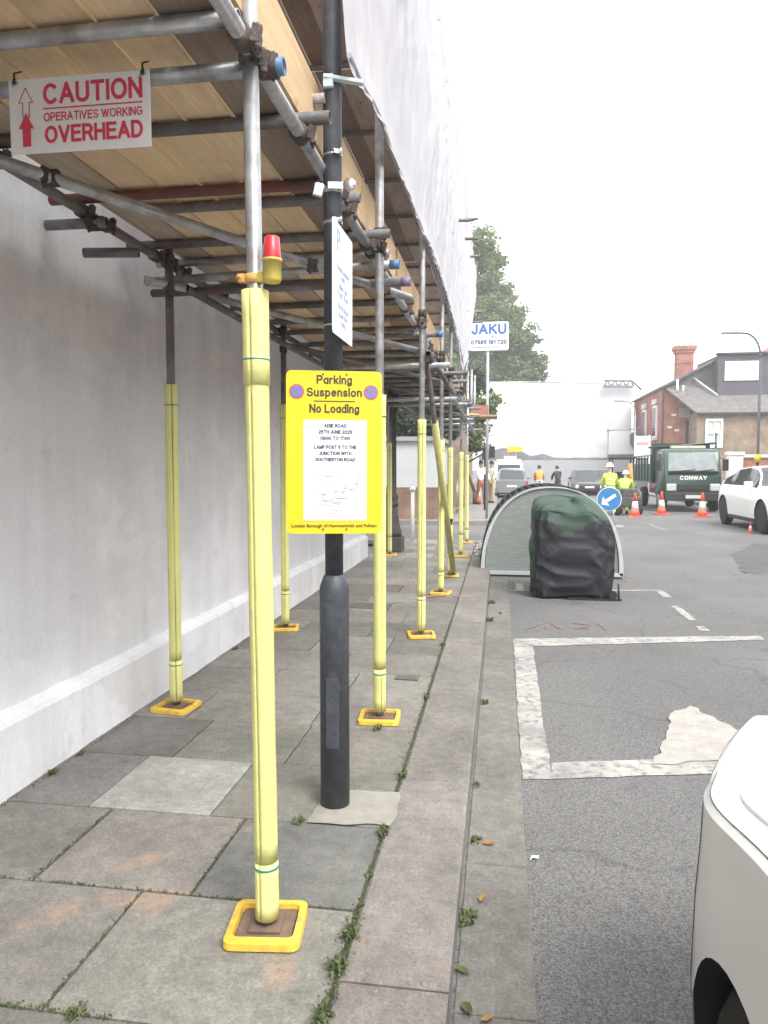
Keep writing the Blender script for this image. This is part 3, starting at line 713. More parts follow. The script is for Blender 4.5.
while y < 17.6:
    trs.append((y + random.uniform(-.08, .08), -.62 - random.uniform(0, .08), GALVD)); y += .62
for i, (y, xe, m) in enumerate(trs):
    z = TZ
    xl = -2.12 if i not in (9,) else -1.75
    if abs(y - 2.08) < .01: xl = -2.15
    tube_part('transom', (xl, y, z), (xe, y, z), m)
tube_part('transom', (-2.1, 2.225, 2.655), (-.655, 2.225, 2.655), GALV, cap=BLUEP)     # the one the caution sign hangs from
tube_part('transom', (-2.1, 4.22, 2.56), (-.575, 4.22, 2.60), GALV, cap=BLUEP)
tube_part('transom', (-2.1, 4.30, 2.51), (-.52, 4.30, 2.52), GALVD, cap=mat('violet_paint', (.2, .17, .3)))
# plan braces under the deck, running from wall side to kerb side
tube_part('brace', (-2.0, 2.32, 2.60), (-.56, 4.62, 2.50), GALV)
tube_part('brace', (-1.98, 4.7, 2.60), (-.62, 6.45, 2.44), GALV)
tube_part('brace', (-1.98, 6.8, 2.60), (-.62, 8.7, 2.44), GALVD)
tube_part('brace', (-1.98, 9.0, 2.60), (-.62, 11.4, 2.44), GALVD)
tube_part('brace', (-1.98, 11.5, 2.60), (-.62, 14.4, 2.44), GALVD)
# short tubes against the wall
tube_part('stub_tube', (-2.14, 3.30, 2.60), (-1.83, 3.30, 2.60), GALVD)
tube_part('stub_tube', (-2.06, 3.48, 2.52), (-1.80, 3.55, 2.53), GALVD)
tube_part('stub_tube', (-2.03, 4.06, 2.53), (-1.84, 4.20, 2.51), GALV)
tube_part('ledger', (-1.84, 4.2, 2.51), (-1.80, 9.5, 2.50), GALVD)
# raking tubes near the far kerb end of the scaffold
for k, (y, zz) in enumerate(((6.45, 2.60), (6.55, 2.35), (8.7, 2.55), (8.65, 2.25), (9.95, 2.6), (10.0, 2.30), (12.3, 2.55), (12.35, 2.25), (14.5, 2.6), (14.5, 2.3), (16.2, 2.55), (16.6, 2.3))):
    tube_part('transom', (-1.2 - .3 * (k % 2), y, zz), (-.50 + .06 * (k % 3), y, zz), GALV if k % 2 else GALVD, cap=BLUEP if k in (0, 5) else None)
for (x, y) in ((-.63, 16.4), (-.6, 17.5), (-1.8, 17.4)):
    tube_part('standard', (x, y, 2.2 if x > -1 else 0), (x, y, 3.6), GALV)
# lower long rail under the deck, far half
tube_part('ledger', (-.60, 6.2, 2.40), (-.58, 12.4, 2.36), GALVD); tube_part('ledger', (-.57, 9.0, 2.30), (-.56, 17.6, 2.22), GALV)
# tube ends that poke out past the sheeting
for (y, z) in ((10.9, 5.0), (12.7, 5.6), (12.6, 5.25), (14.0, 5.35), (17.2, 5.0), (17.1, 4.75)):
    tube_part('transom', (-.80, y, z), (-.40, y, z), GALVD)
# couplers
for (x, y, zt, zf) in front:
    coupler((x - (.014 if y < 3 else 0), y + .0, LZ), 'z'); coupler((LX, y + .055, LZ), 'y')
    if y > 3: coupler((x, y, TZ + .03), 'z')
for (x, y, zt, zf) in inner:
    coupler((x, y, LZ - .01), 'z'); coupler((-1.957, y + .07, LZ - .01), 'y'); coupler((x, y, 2.5), 'z')
for (y, xe, m) in trs[4:20]:
    coupler((LX, y, LZ), 'y')
for (y, xe, m) in trs[4:13]:
    coupler((-1.957, y, LZ - .01), 'y')
for p in ((-1.75, 2.74, 2.585), (-1.0, 3.92, 2.53), (-.68, 4.42, 2.51), (-.66, 6.38, 2.45), (-.655, 6.55, 2.35), (-1.9, 3.31, 2.60), (-.7, 2.225, 2.655)): coupler(p, 'x')
# decking: single boards, butted end to end
DZ = TZ + r + .002
bx = [-.775, -.985, -1.175, -1.37, -1.565, -1.765, -1.965]
starts = [0.9, 4.55, 8.3, 12.1, 15.6]
for i in range(len(bx) - 1):
    off = random.uniform(-.5, .5)
    s_ = [-6.0, -2.4 + off * .3, .6 + off * .5] + [q + off for q in starts[1:4]] + [17.7]
    for a, b_ in zip(s_, s_[1:]):
        g = MB(); dz = random.uniform(0, .004)
        g.box(((bx[i] + bx[i + 1]) / 2, (a + b_) / 2, DZ + .019 + dz), (abs(bx[i + 1] - bx[i]) - .012, b_ - a - .012, .038), bev=.003)
        g.build('deck_board', WOOD if a < 5 and (i * 7 + int(a)) % 5 else WOODD, scf)
# toe boards along the kerb edge
for a, b_, m, zz in ((-5, .88, WOODD, 0), (0.9, 4.05, WOODP, 0), (4.08, 5.4, WOODP, .01), (5.35, 9.0, WOODP, -.01), (9.03, 12.8, WOOD, 0), (12.83, 17.6, WOOD, 0)):
    g = MB(); xx = -.772 if m is not None else 0
    g.box((xx + (.02 if abs(a - 5.35) < .01 else 0), (a + b_) / 2, DZ + .045 + .112 + zz), (.032, b_ - a, .245), bev=.003)
    g.build('toe_board', m, scf)
# loading platform stub at the far end
g = MB(); g.box((-.62, 16.9, 2.62), (.30, 1.1, .036)); g.build('deck_board', WOOD, scf)
g = MB(); g.box((-.50, 16.95, 2.76), (.45, .03, .22)); g.build('toe_board', mat('brick_red_board', (.38, .19, .15), (.30, .15, .12), 6, .9), scf)
g = MB(); g.box((-.45, 17.0, 2.60), (.75, 1.0, .036)); g.build('deck_board', WOOD, scf)
# second lift deck overhead
for i in range(6):
    for a, b_ in ((-6, .4), (0.42, 6.2), (6.22, 12.0), (12.02, 17.7)):
        g = MB(); g.box(((bx[i] + bx[i + 1]) / 2, (a + b_) / 2, 4.77), (.185, b_ - a - .01, .038)); g.build('deck_board', WOODD, scf)
for k in range(14):
    y = 1.2 + k * 1.22
    tube_part('transom', (-2.1, y, 4.71), (-.71, y, 4.71), GALVD)
tube_part('brace', (-1.3, 2.6, 3.0), (-1.3, 5.0, 4.7), GALVD)

# white sheeting fixed outside the standards
def sheet():
    prof = [(2.93, 3.04, 6.2), (3.02, 3.02, 6.2), (3.2, 3.03, 6.15), (3.33, 3.06, 6.1), (3.68, 3.13, 6.0), (4.0, 3.14, 6.05), (4.6, 3.15, 5.85), (5.74, 3.19, 5.8), (6.75, 3.23, 5.78), (7.28, 3.30, 5.78),
            (8.34, 3.31, 5.84), (9.55, 3.33, 5.9), (11.4, 3.3, 6.08), (13.4, 3.2, 6.15), (14.6, 3.1, 6.0), (15.3, 2.95, 5.95), (16.4, 3.2, 5.98), (17.3, 3.5, 5.9)]
    def at(y):
        for a, b_ in zip(prof, prof[1:]):
            if y <= b_[0]: t = max(0, (y - a[0]) / (b_[0] - a[0])); return a[1] + (b_[1] - a[1]) * t, a[2] + (b_[2] - a[2]) * t
        return prof[-1][1:]
    g = MB(); ny = 420; nz_ = 60; vs = []
    for i in range(ny + 1):
        y = 2.93 + (17.3 - 2.93) * i / ny; zb, zt = at(y)
        for j in range(nz_ + 1):
            t = j / nz_; z = zb + (zt - zb) * t
            fold = 1 - abs(noise.noise(Vector((y * 2.6 + .5 * math.sin(z * 1.3), z * .35, 0)))) * 2.6; w = .030 * max(0, fold) ** 2 + .03 * noise.noise(Vector((y * 1.1, z * .5, 5)))
            dg = (y * .9 + z * 1.1); w += .016 * max(0, 1 - abs(noise.noise(Vector((dg * 1.7, (y - z) * .35, 3)))) * 4) ** 2 + .010 * max(0, 1 - abs(noise.noise(Vector(((y - z) * 2.3, dg * .5, 13)))) * 4) ** 2
            w += .006 * noise.noise(Vector((y * 8, z * 5, 7))) + (.012 if (y % 2.4) < .05 else 0)
            w -= .035 * (math.cos(2 * PI * (y - 4.15) / 2.1) * .5 + .5) * (1 - t) ** .5 * .4
            w *= .35 + .65 * min(1, t * 2.5)
            if t < .06: w += .018 * (1 - t / .06)
            yy = y + .03 * noise.noise(Vector((y * 2, z * 2.2, 20))) + (.05 * math.sin(z * 1.9) if i == 0 else 0)
            yend = 13.2 + 4.3 * min(1, max(0, (z - 3.1) / 2.3))
            yy = 2.93 + (yy - 2.93) * (yend - 2.93) / (17.3 - 2.93)
            vs.append((-.615 + w, yy, z + .02 * noise.noise(Vector((y * 1.3, z, 8)))))
    fs = [(i * (nz_ + 1) + j, (i + 1) * (nz_ + 1) + j, (i + 1) * (nz_ + 1) + j + 1, i * (nz_ + 1) + j + 1) for i in range(ny) for j in range(nz_)]
    g.add(vs, fs, True); return g, at
sh, sat = sheet()
sroot = thing('debris_sheeting', 'wrinkled white plastic sheeting hung on the outside of the scaffolding above head height', 'sheeting', (-.6, 2.93, 3.04))
SHEETM = mat('white_polythene', (.56, .55, .59), (.48, .475, .52), 1.6, .4, trans=.30, bump=.25, bscale=5)
sh.build('sheet', SHEETM, sroot, fixn=False)
g = MB()
for y in [3.68, 4.3, 5.1, 5.9, 6.9, 7.9, 9.1, 10.4, 11.7, 13.0, 14.4]:
    zb, zt = sat(y)
    for k in range(5):
        z = zb + .35 + k * .62 + random.uniform(-.05, .05)
        if random.random() < .42:
            g = MB(); g.box((-.580, y + random.uniform(-.03, .03), z), (.010, .014, .045), rot=(random.uniform(-.5, .5), 0, 0)); g.build('toggle', mat('grey_toggle', (.42, .42, .46)), sroot)
g = MB(); prev = None
for i in range(40):
    y = 2.95 + i * .36; zb, zt = sat(y); y = 2.93 + (y - 2.93) * .775; p = (-.60 + .012 * noise.noise(Vector((y * 3, 0, 0))), y, zb + .03)
    if prev: g.tube(prev, p, .012, n=6)
    prev = p
g.build('hem', SHEETM, sroot)

# yellow trays under the standards
def base_tray():
    root = thing('base_tray', 'x', 'scaffold foot', (0, 0, 0), 'yellow trays under the scaffold standards')
    g = MB(); s_ = .118; n = 6; out = []; inn = []
    for sx, sy, a0 in ((1, 1, 0), (-1, 1, 90), (-1, -1, 180), (1, -1, 270)):
        for k in range(n + 1):
            a = R(a0 + 90 * k / n)
            out.append((sx * (s_ - .03) + .03 * math.cos(a), sy * (s_ - .03) + .03 * math.sin(a)))
            inn.append((sx * (s_ - .044) + .018 * math.cos(a), sy * (s_ - .052) + .018 * math.sin(a)))
    m_ = len(out); vs = [(x, y, .001) for x, y in out] + [(x * .985, y * .985, .022) for x, y in out] + [(x * 1.02, y * 1.02, .026) for x, y in inn] + [(x, y, .004) for x, y in inn]
    fs = []
    for k in range(3):
        for i in range(m_): j = (i + 1) % m_; fs.append((k * m_ + i, k * m_ + j, (k + 1) * m_ + j, (k + 1) * m_ + i))
    g.add(vs, fs, True); o = g.build('rim', YPLAS, root); shade(o, 50)
    g = MB(); g.box((0, 0, .006), (.172, .172, .010)); g.box((0, 0, .017), (.10, .10, .006)); g.build('plate', PLATE, root)
    return root
tr0 = base_tray(); labs = ['largest yellow foot tray in the foreground with a rusty plate, beside the kerb', 'yellow foot tray of the second kerb-side standard, behind the dark lamp post', 'yellow foot tray of the third standard along the kerb', 'yellow foot tray of the fourth standard along the kerb, just before the leaning brace', 'yellow foot tray at the foot of the leaning yellow brace',
    'yellow foot tray of the sixth standard along the kerb, level with the cycle hangar', 'farthest yellow foot tray, at the street corner', 'yellow foot tray nearest the white wall, by the left standard', 'second yellow foot tray along the white wall, behind the first', 'third yellow foot tray along the white wall, below the yellow sign', 'yellow foot tray in front of the dark iron column']
for i, (x, y, zt, zf) in enumerate(front + inner):
    o = tr0 if i == 0 else copy_tree(tr0)
    o.location = (x + (.012 if i == 0 else 0), y, .001); o.rotation_euler.z = [.12, .06, .2, -.1, .1, .15, 0, -.12, .2, .1, .05][i]; o['label'] = labs[i]

# caution sign
cs = thing('caution_sign', 'white hanging sign reading CAUTION OPERATIVES WORKING OVERHEAD in red', 'sign', (-1.27, 2.17, 2.43))
tilt = R(-2.6)
Tc = Matrix.Translation((-1.283, 2.163, 2.535)) @ Euler((R(90) + .03, 0, 0)).to_matrix().to_4x4() @ Matrix.Rotation(R(-.4), 4, 'Z')
g = MB(); g.M = Tc; g.box((0, 0, 0), (.465, .222, .004), bev=.001); g.build('panel', WHITE, cs)
g = MB(); g.M = Tc; z = .003
tl = lambda x, y: Matrix.Translation((x, y, z))
g.letters('CAUTION', .062, .0115, .045, .062, z, .325)
g.box((.045, .019, z), (.325, .004, .001))
g.letters('OPERATIVES WORKING', .026, .0042, .045, -.006, z, .325)
g.letters('OVERHEAD', .052, .0100, .045, -.058, z, .322)
# arrows
ar = lambda s_, oy: [(-.176 + a * s_, oy + b_ * s_) for a, b_ in ((0, .05), (.03, -.005), (.014, -.005), (.014, -.06), (-.014, -.06), (-.014, -.005), (-.03, -.005))]
def outline(pts, w):
    for a, b_ in zip(pts, pts[1:] + pts[:1]):
        d = Vector(b_) - Vector(a); mid = (Vector(a) + Vector(b_)) / 2
        g.box((mid.x, mid.y, z), (d.length + w, w, .001), rot=(0, 0, math.atan2(d.y, d.x)))
outline(ar(.75, .052)[:3] + ar(.75, .052)[5:] if False else ar(.78, .045), .0022)
for t in [ar(.85, -.028)[:3] + [], ]: pass
pts = ar(.85, -.033)
g.box((-.176, pts[3][1] / 2 + pts[2][1] / 2, z + .0008), (.026, abs(pts[2][1] - pts[3][1]) + .012, .002))
g.add([Tc.inverted() @ Tc @ Vector((x, y, z + .002)) for x, y in (pts[0], pts[1], pts[6])], [(0, 2, 1)])
g.build('lettering', RED, cs)
for x in (-.21, .212):
    g = MB(); g.M = Tc; g.tube((x, .098, .004), (x, .128, .006), .0028, n=6); g.tube((x, .128, .006), (x + .003, .15, -.03), .0025, n=6); g.tube((x - .004, .098, .006), (x + .004, .112, .010), .004, n=6)
    g.build('cable_tie', BLACK, cs)
g = MB(); g.M = Tc
for x in (-.21, .212): g.lathe((x, .096, .0022), [(.004, 0), (.010, 0), (.010, .002), (.004, .002)], 14)
g.build('eyelet', BRIGHT, cs)

# warning light
wl = thing('warning_light', 'small red and yellow safety lamp clamped to the nearest yellow scaffold pole', 'lamp', (-.647, 2.14, 2.02))
lx, ly = -.668, 2.140
g = MB(); g.lathe((lx, ly, 2.053), [(.026, 0), (.0265, .01), (.0225, .072), (.018, .076), (0, .077)], 20); g.build('lens', mat('red_lens', (.62, .04, .05), (.5, .03, .04), 10, .3), wl)
g = MB(); g.lathe((lx, ly, 1.993+.002), [(0, 0), (.022, 0), (.027, .008), (.027, .06), (.0295, .06), (.0295, .068), (.02, .07)], 20); g.box((lx - .035, ly + .012, 2.013+.002), (.05, .022, .030), rot=(0, 0, -.4), bev=.004); g.build('battery_base', mat('dull_yellow_plastic', (.62, .50, .10), (.5, .4, .1), 12, .5), wl)
g = MB(); g.lathe((-.733, 2.17, 2.013+.002), [(.0245, -.013), (.0285, -.013), (.0285, .013), (.0245, .013)], 20); g.box((-.768, 2.155, 2.013+.002), (.022, .02, .026), bev=.003)
g.tube((-.778, 2.14, 2.013+.002), (-.761, 2.13, 2.013+.002), .006, n=6); g.build('clamp', mat('clamp_orange', (.65, .36, .12)), wl)

# ------------------------------------------------------------------ lamp post with its signs
px, py = -.69, 3.045
lp = thing('lamp_post', 'dark grey steel lamp post with a thicker base in front of the scaffold deck', 'lamp post', (px, py, 0))
g = MB(); g.lathe((px, py, 0), [(.063, -.02), (.0625, .92), (.061, .95), (.045, .995), (.0385, 1.0)], 32); g.build('base_section', POSTG, lp)
g = MB(); g.lathe((px, py, 0), [(.0385, .99), (.038, 3.5), (.036, 5.6)], 28); g.build('shaft', POSTG, lp)
g = MB(); g.box((px + .005, py - .0625, .42), (.055, .006, .30), bev=.002); g.box((px + .005, py - .066, .42), (.012, .004, .012)); g.build('access_door', POSTG, lp)
g = MB(); g.path([(px, py, 5.55), (px + .1, py, 5.85), (px + .5, py, 6.0), (px + 1.1, py, 6.05)], .025, 12); g.build('arm', POSTG, lp)
g = MB(); g.box((px + 1.35, py, 6.05), (.55, .22, .09), bev=.03); g.build('lantern', mat('lantern_grey', (.3, .31, .32)), lp)
def band(z, lug, w=.012, m=BRIGHT):
    g = MB(); g.lathe((px, py, z), [(.0385, -w / 2), (.0405, -w / 2), (.0405, w / 2), (.0385, w / 2)], 24)
    if lug: g.box((px + .03, py - .042, z), (.035, .012, .018), rot=(0, 0, .6), bev=.002); g.tube((px + .045, py - .05, z - .012), (px + .045, py - .05, z + .012), .004, n=8)
    return g.build('band_clamp', m, lp)
band(2.725, True, .008); band(2.455, True); band(2.04, True, .008)
g = MB(); g.lathe((px, py, 2.585), [(.0385, -.012), (.041, -.012), (.041, .012), (.0385, .012)], 24); g.box((px - .055, py - .025, 2.585), (.04, .02, .05), rot=(0, .2, .4), bev=.003); g.box((px + .02, py - .045, 2.59), (.06, .012, .028), rot=(0, 0, .2), bev=.002)
g.lathe((px + .075, py - .02, 2.60), [(.0, -.01), (.024, -.01), (.027, .0), (.02, .016), (0, .02)], 14, 'y'); g.build('bracket', BRIGHT, lp)
g = MB(); g.box((px + .055, py - .04, 3.005), (.16, .03, .014), rot=(0, .16, .15), bev=.002); g.box((px - .005, py - .05, 3.0), (.04, .02, .05), bev=.003); g.build('bracket', mat('pale_blue_bracket', (.55, .66, .72)), lp)
g = MB(); g.tube((px - .23, py - .07, 2.92), (px - .02, py - .05, 2.935), .02, n=12, hollow=True); g.build('taped_tube', mat('grey_tape', (.42, .41, .38), (.25, .24, .22), 40, .7, bump=.4), lp)

ps = thing('parking_suspension_sign', 'yellow Parking Suspension No Loading notice fixed to the dark lamp post', 'sign', (px, 2.93, 1.19))
Tp = Matrix.Translation((-.662, 2.93, 1.512)) @ Euler((R(90) - .01, 0, R(15))).to_matrix().to_4x4() @ Matrix.Rotation(R(-.3), 4, 'Z')
def rrect(w, h, rad, n=6):
    out = []
    for sx, sy, a0 in ((1, 1, 0), (-1, 1, 90), (-1, -1, 180), (1, -1, 270)):
        for k in range(n + 1):
            a = R(a0 + 90 * k / n); out.append((sx * (w / 2 - rad) + rad * math.cos(a), sy * (h / 2 - rad) + rad * math.sin(a)))
    return out
W_, H_ = .385, .655
g = MB(); g.M = Tp; g.prism(rrect(W_, H_, .022), -.004, 0); g.build('panel', SIGNY, ps)
g = MB(); g.M = Tp; g.prism(rrect(.255, .405, .003), .0002, .0014 + .0006); g.M = Tp; g.M = Tp; g2 = g
# move the paper down to its place
g.v = [Tp @ (Tp.inverted() @ p + Vector((.004, -.072, 0))) for p in g.v]
g.build('notice_paper', mat('white_paper', (.80, .81, .83), (.74, .75, .78), 3, .5), ps)
g = MB(); g.M = Tp; z = .001
g.letters('Parking', .036, .0068, 0, .292, z, .142); g.letters('Suspension', .036, .0068, 0, .242, z, .222)
g.box((0, .206, .001), (.165, .004, .001)); g.letters('No Loading', .036, .0068, 0, .177, z, .20)
g.text('London Borough of Hammersmith and Fulham', .019, tl(0, -.296), .0003, width=.345)
for dx, dy in ((-.045, .313), (.05, .313), (-.045, -.31), (.05, -.31)): g.lathe((dx, dy, 0), [(.004, 0), (.004, .003)], 8)
g.build('lettering', mat('dark_olive_print', (.05, .05, .02), rough=.5), ps)
g = MB(); g.M = Tp; z = .0028
for s_, y in (('ADIE ROAD', .108), ('25TH JUNE 2025', .083), ('09:00 TO 17:00', .058), ('LAMP POST 5 TO THE', .022), ('JUNCTION WITH', -.003), ('SOUTHERTON ROAD', -.028)):
    g.letters(s_, .0150, .0034, .004, y, z, width={'ADIE ROAD': .09, '25TH JUNE 2025': .135, '09:00 TO 17:00': .12, 'LAMP POST 5 TO THE': .17, 'JUNCTION WITH': .13, 'SOUTHERTON ROAD': .16}[s_])
g.build('notice_lettering', mat('soft_print', (.09, .09, .13)), ps)
# pale printed map: streets as fine lines on the notice
g = MB(); g.M = Tp; rnd = random.Random(5)
for k in range(46):
    x = rnd.uniform(-.095, .10); y = rnd.uniform(-.255, -.085); L_ = rnd.uniform(.015, .07); a = rnd.choice((-.15, -.12, 1.2, .1)) + rnd.uniform(-.1, .1)
    if abs(x) + L_ / 2 * abs(math.cos(a)) > .11: continue
    g.box((x + .004, y, .0026), (L_, rnd.choice((.0016, .003, .0045)), .0004), rot=(0, 0, a))
g.build('printed_map', GREYINK, ps)
def roundel(cx, cy):
    g = MB(); g.M = Tp; g.m = 0; g.lathe((cx, cy, .0003), [(.030, 0), (.030, .0012)], 28); g.m = 1; g.lathe((cx, cy, .0018), [(.024, 0), (.024, .0008)], 28)
    g.m = 0; g.box((cx, cy, .0029), (.05, .006, .0008), rot=(0, 0, R(-45)))
    return g.build('no_waiting_symbol', [mat('roundel_red', (.60, .12, .12)), mat('roundel_blue', (.13, .22, .50))], ps)
roundel(-.150, .243); roundel(.148, .243)
g = MB(); g.M = Tp; g.box((0, .26, -.03), (.14, .02, .05)); g.box((0, -.24, -.03), (.14, .02, .05)); g.build('fixing_bracket', GALV, ps)

ws = thing('side_sign', 'narrow-looking white parking plate seen almost edge-on beside the lamp post', 'sign', (-.635, 2.9, 1.97))
Tw = Matrix.Translation((-.635, 2.985, 2.19)) @ Matrix.Rotation(R(-1), 4, 'X') @ Euler((R(90), 0, R(90) - .03)).to_matrix().to_4x4()
g = MB(); g.M = Tw; g.prism(rrect(.33, .44, .012), -.003, 0); g.build('panel', WHITE, ws)
g = MB(); g.M = Tw; z = .001
g.text('P', .12, tl(-.08, .15), .002); 
for k, (s_, y) in enumerate((('Permit holders', .05), ('only', .02), ('Mon - Sat', -.02), ('9 am - 8 pm', -.05), ('Pay by phone', -.10), ('at any time', -.13), ('zone', -.16))): g.text(s_, .034, tl(0, y), .0004, width=None)
g.build('lettering', mat('faded_blue_print', (.35, .43, .60)), ws)
g = MB(); g.M = Tw; g.box((0, .16, -.008), (.10, .02, .012)); g.box((0, -.17, -.008), (.10, .02, .012)); g.build('fixing_bracket', GALV, ws)

# ------------------------------------------------------------------ JAKU sign
jk = thing('scaffold_firm_sign', 'white JAKU scaffolding sign on a tall thin pole against the tree', 'sign', (-.34, 21.5, 0))
g = MB(); g.tube((-.37, 21.5, -.01), (-.37, 21.5, 5.55), .04, n=12); g.build('pole', mat('light_pole', (.42, .43, .44), (.35, .35, .36), 5, .5, .3), jk)
Tj = Matrix.Translation((-.35, 21.44, 5.18)) @ Euler((R(90), 0, 0)).to_matrix().to_4x4()
g = MB(); g.M = Tj; g.prism(rrect(1.12, .80, .06), -.02, 0); g.build('panel', WHITE, jk)
g = MB(); g.M = Tj; z = .006; g.letters('JAKU', .30, .065, 0, .20, z, .98); g.build('lettering', BLUEINK, jk)
g = MB(); g.M = Tj; g.letters('SCAFFOLDING LTD', .09, .016, 0, -.025, .006, 1.0); g.text('info@jakuscaffolding.co.uk', .08, tl(0, -.30), .002, width=1.0); g.build('small_lettering', mat('grey_blue_print', (.32, .36, .5)), jk)
g = MB(); g.M = Tj; g.letters('07585 191 720', .12, .028, 0, -.165, .006, 1.0); g.build('phone_number', mat('navy_print', (.07, .09, .20)), jk)

# ------------------------------------------------------------------ cycle hangar
hg = thing('cycle_hangar', 'half-round pale green cycle hangar with grey arched rim standing in the bay', 'cycle store', (.72, 11.9, RD))
hx, hy0, hy1 = .735, 10.75, 12.95; hw = 1.0; hh = 1.28
def arch(w, h, z0, n=30, k=2.3):
    pts = []
    for i in range(n + 1):
        a = PI * i / n; c, s_ = math.cos(a), math.sin(a)
        pts.append((hx - math.copysign(abs(c) ** (2 / k), c) * w, z0 + s_ ** (2 / k) * h))
    return pts
oa = arch(hw, hh, RD + .02); ia = arch(hw - .058, hh - .062, RD + .02 + .05)
g = MB()
for y0, y1 in ((hy0, hy0 + .05), (hy1 - .05, hy1)):
    n = len(oa)
    vs = [(x, y, z_) for y in (y0, y1) for x, z_ in oa] + [(x, y, z_) for y in (y0, y1) for x, z_ in ia]
    fs = []
    for i in range(n - 1):
        fs += [(i, i + 1, 2 * n + i + 1, 2 * n + i), (n + i, 3 * n + i, 3 * n + i + 1, n + i + 1), (i, n + i, n + i + 1, i + 1), (2 * n + i, 2 * n + i + 1, 3 * n + i + 1, 3 * n + i)]
    g.add(vs, fs)
g.box((hx, hy0 + .025, RD + .06), (2 * hw - .02, .05, .05)); g.build('rim', mat('pale_grey_rim', (.50, .52, .53), (.44, .46, .47), 6, .5), hg)
g = MB(); ea = arch(hw - .068, hh - .073, RD + .08)
# perforated, horizontally ribbed end panel
n = 72; vs = []; fs = []
zs = [RD + .08 + (hh - .075) * i / n for i in range(n + 1)]
k = 2.3
for i, zz in enumerate(zs):
    s_ = min(1, (zz - RD - .08) / (hh - .073)); c = (1 - s_ ** k) ** (1 / k); w = (hw - .068) * c
    yy = hy0 + .03 + (.0022 if i % 2 else 0)
    vs += [(hx - w, yy, zz), (hx + w, yy, zz)]
for i in range(n): fs.append((2 * i, 2 * i + 1, 2 * i + 3, 2 * i + 2))
g.add(vs, fs)
PERF = mat('perforated_green_panel', (.235, .26, .25), (.19, .215, .205), 60, .6, stretch=(1, 1, 4), c3=(.36, .40, .38), s3=7, f3=.25)
g.build('end_panel', PERF, hg)
g = MB(); n = len(oa); sk = arch(hw - .015, hh - .015, RD + .02)
vs = [(x, y, z_) for y in (hy0 + .051, hy1 - .051) for x, z_ in sk]
g.add(vs, [(i, i + 1, n + i + 1, n + i) for i in range(n - 1)], True); g.build('curved_door', mat('dark_green_grey_shell', (.16, .19, .18), (.12, .14, .135), 6, .5), hg)
g = MB()
for y in (hy0 + .5, hy0 + 1.1, hy0 + 1.7):
    q = arch(hw + .012, hh + .012, RD + .02)
    for a, b_ in zip(q, q[1:]): g.tube((a[0], y, a[1]), (b_[0], y, b_[1]), .012, n=6)
g.build('door_rib', BLACK, hg)
g = MB(); g.path([(hx - hw - .01, 10.95, .25), (hx - hw - .10, 10.95, .28), (hx - hw - .10, 10.95, .33), (hx - hw + .01, 10.95, .38)], .01); g.path([(hx - hw - .01, 11.3, .12), (hx - hw - .12, 11.3, .15), (hx - hw - .10, 11.3, .2), (hx - hw, 11.3, .22)], .01); g.build('handle', BRIGHT, hg)
g = MB(); g.box((hx, hy0 + .06, RD + .02), (2 * hw - .06, .08, .04)); g.box((hx, hy1 - .06, RD + .02), (2 * hw - .06, .08, .04)); g.box((hx - hw + .06, 11.85, RD + .021), (.08, 2.1, .038)); g.box((hx + hw - .06, 11.85, RD + .021), (.08, 2.1, .038)); g.build('base_frame', mat('frame_dark', (.1, .1, .1)), hg)

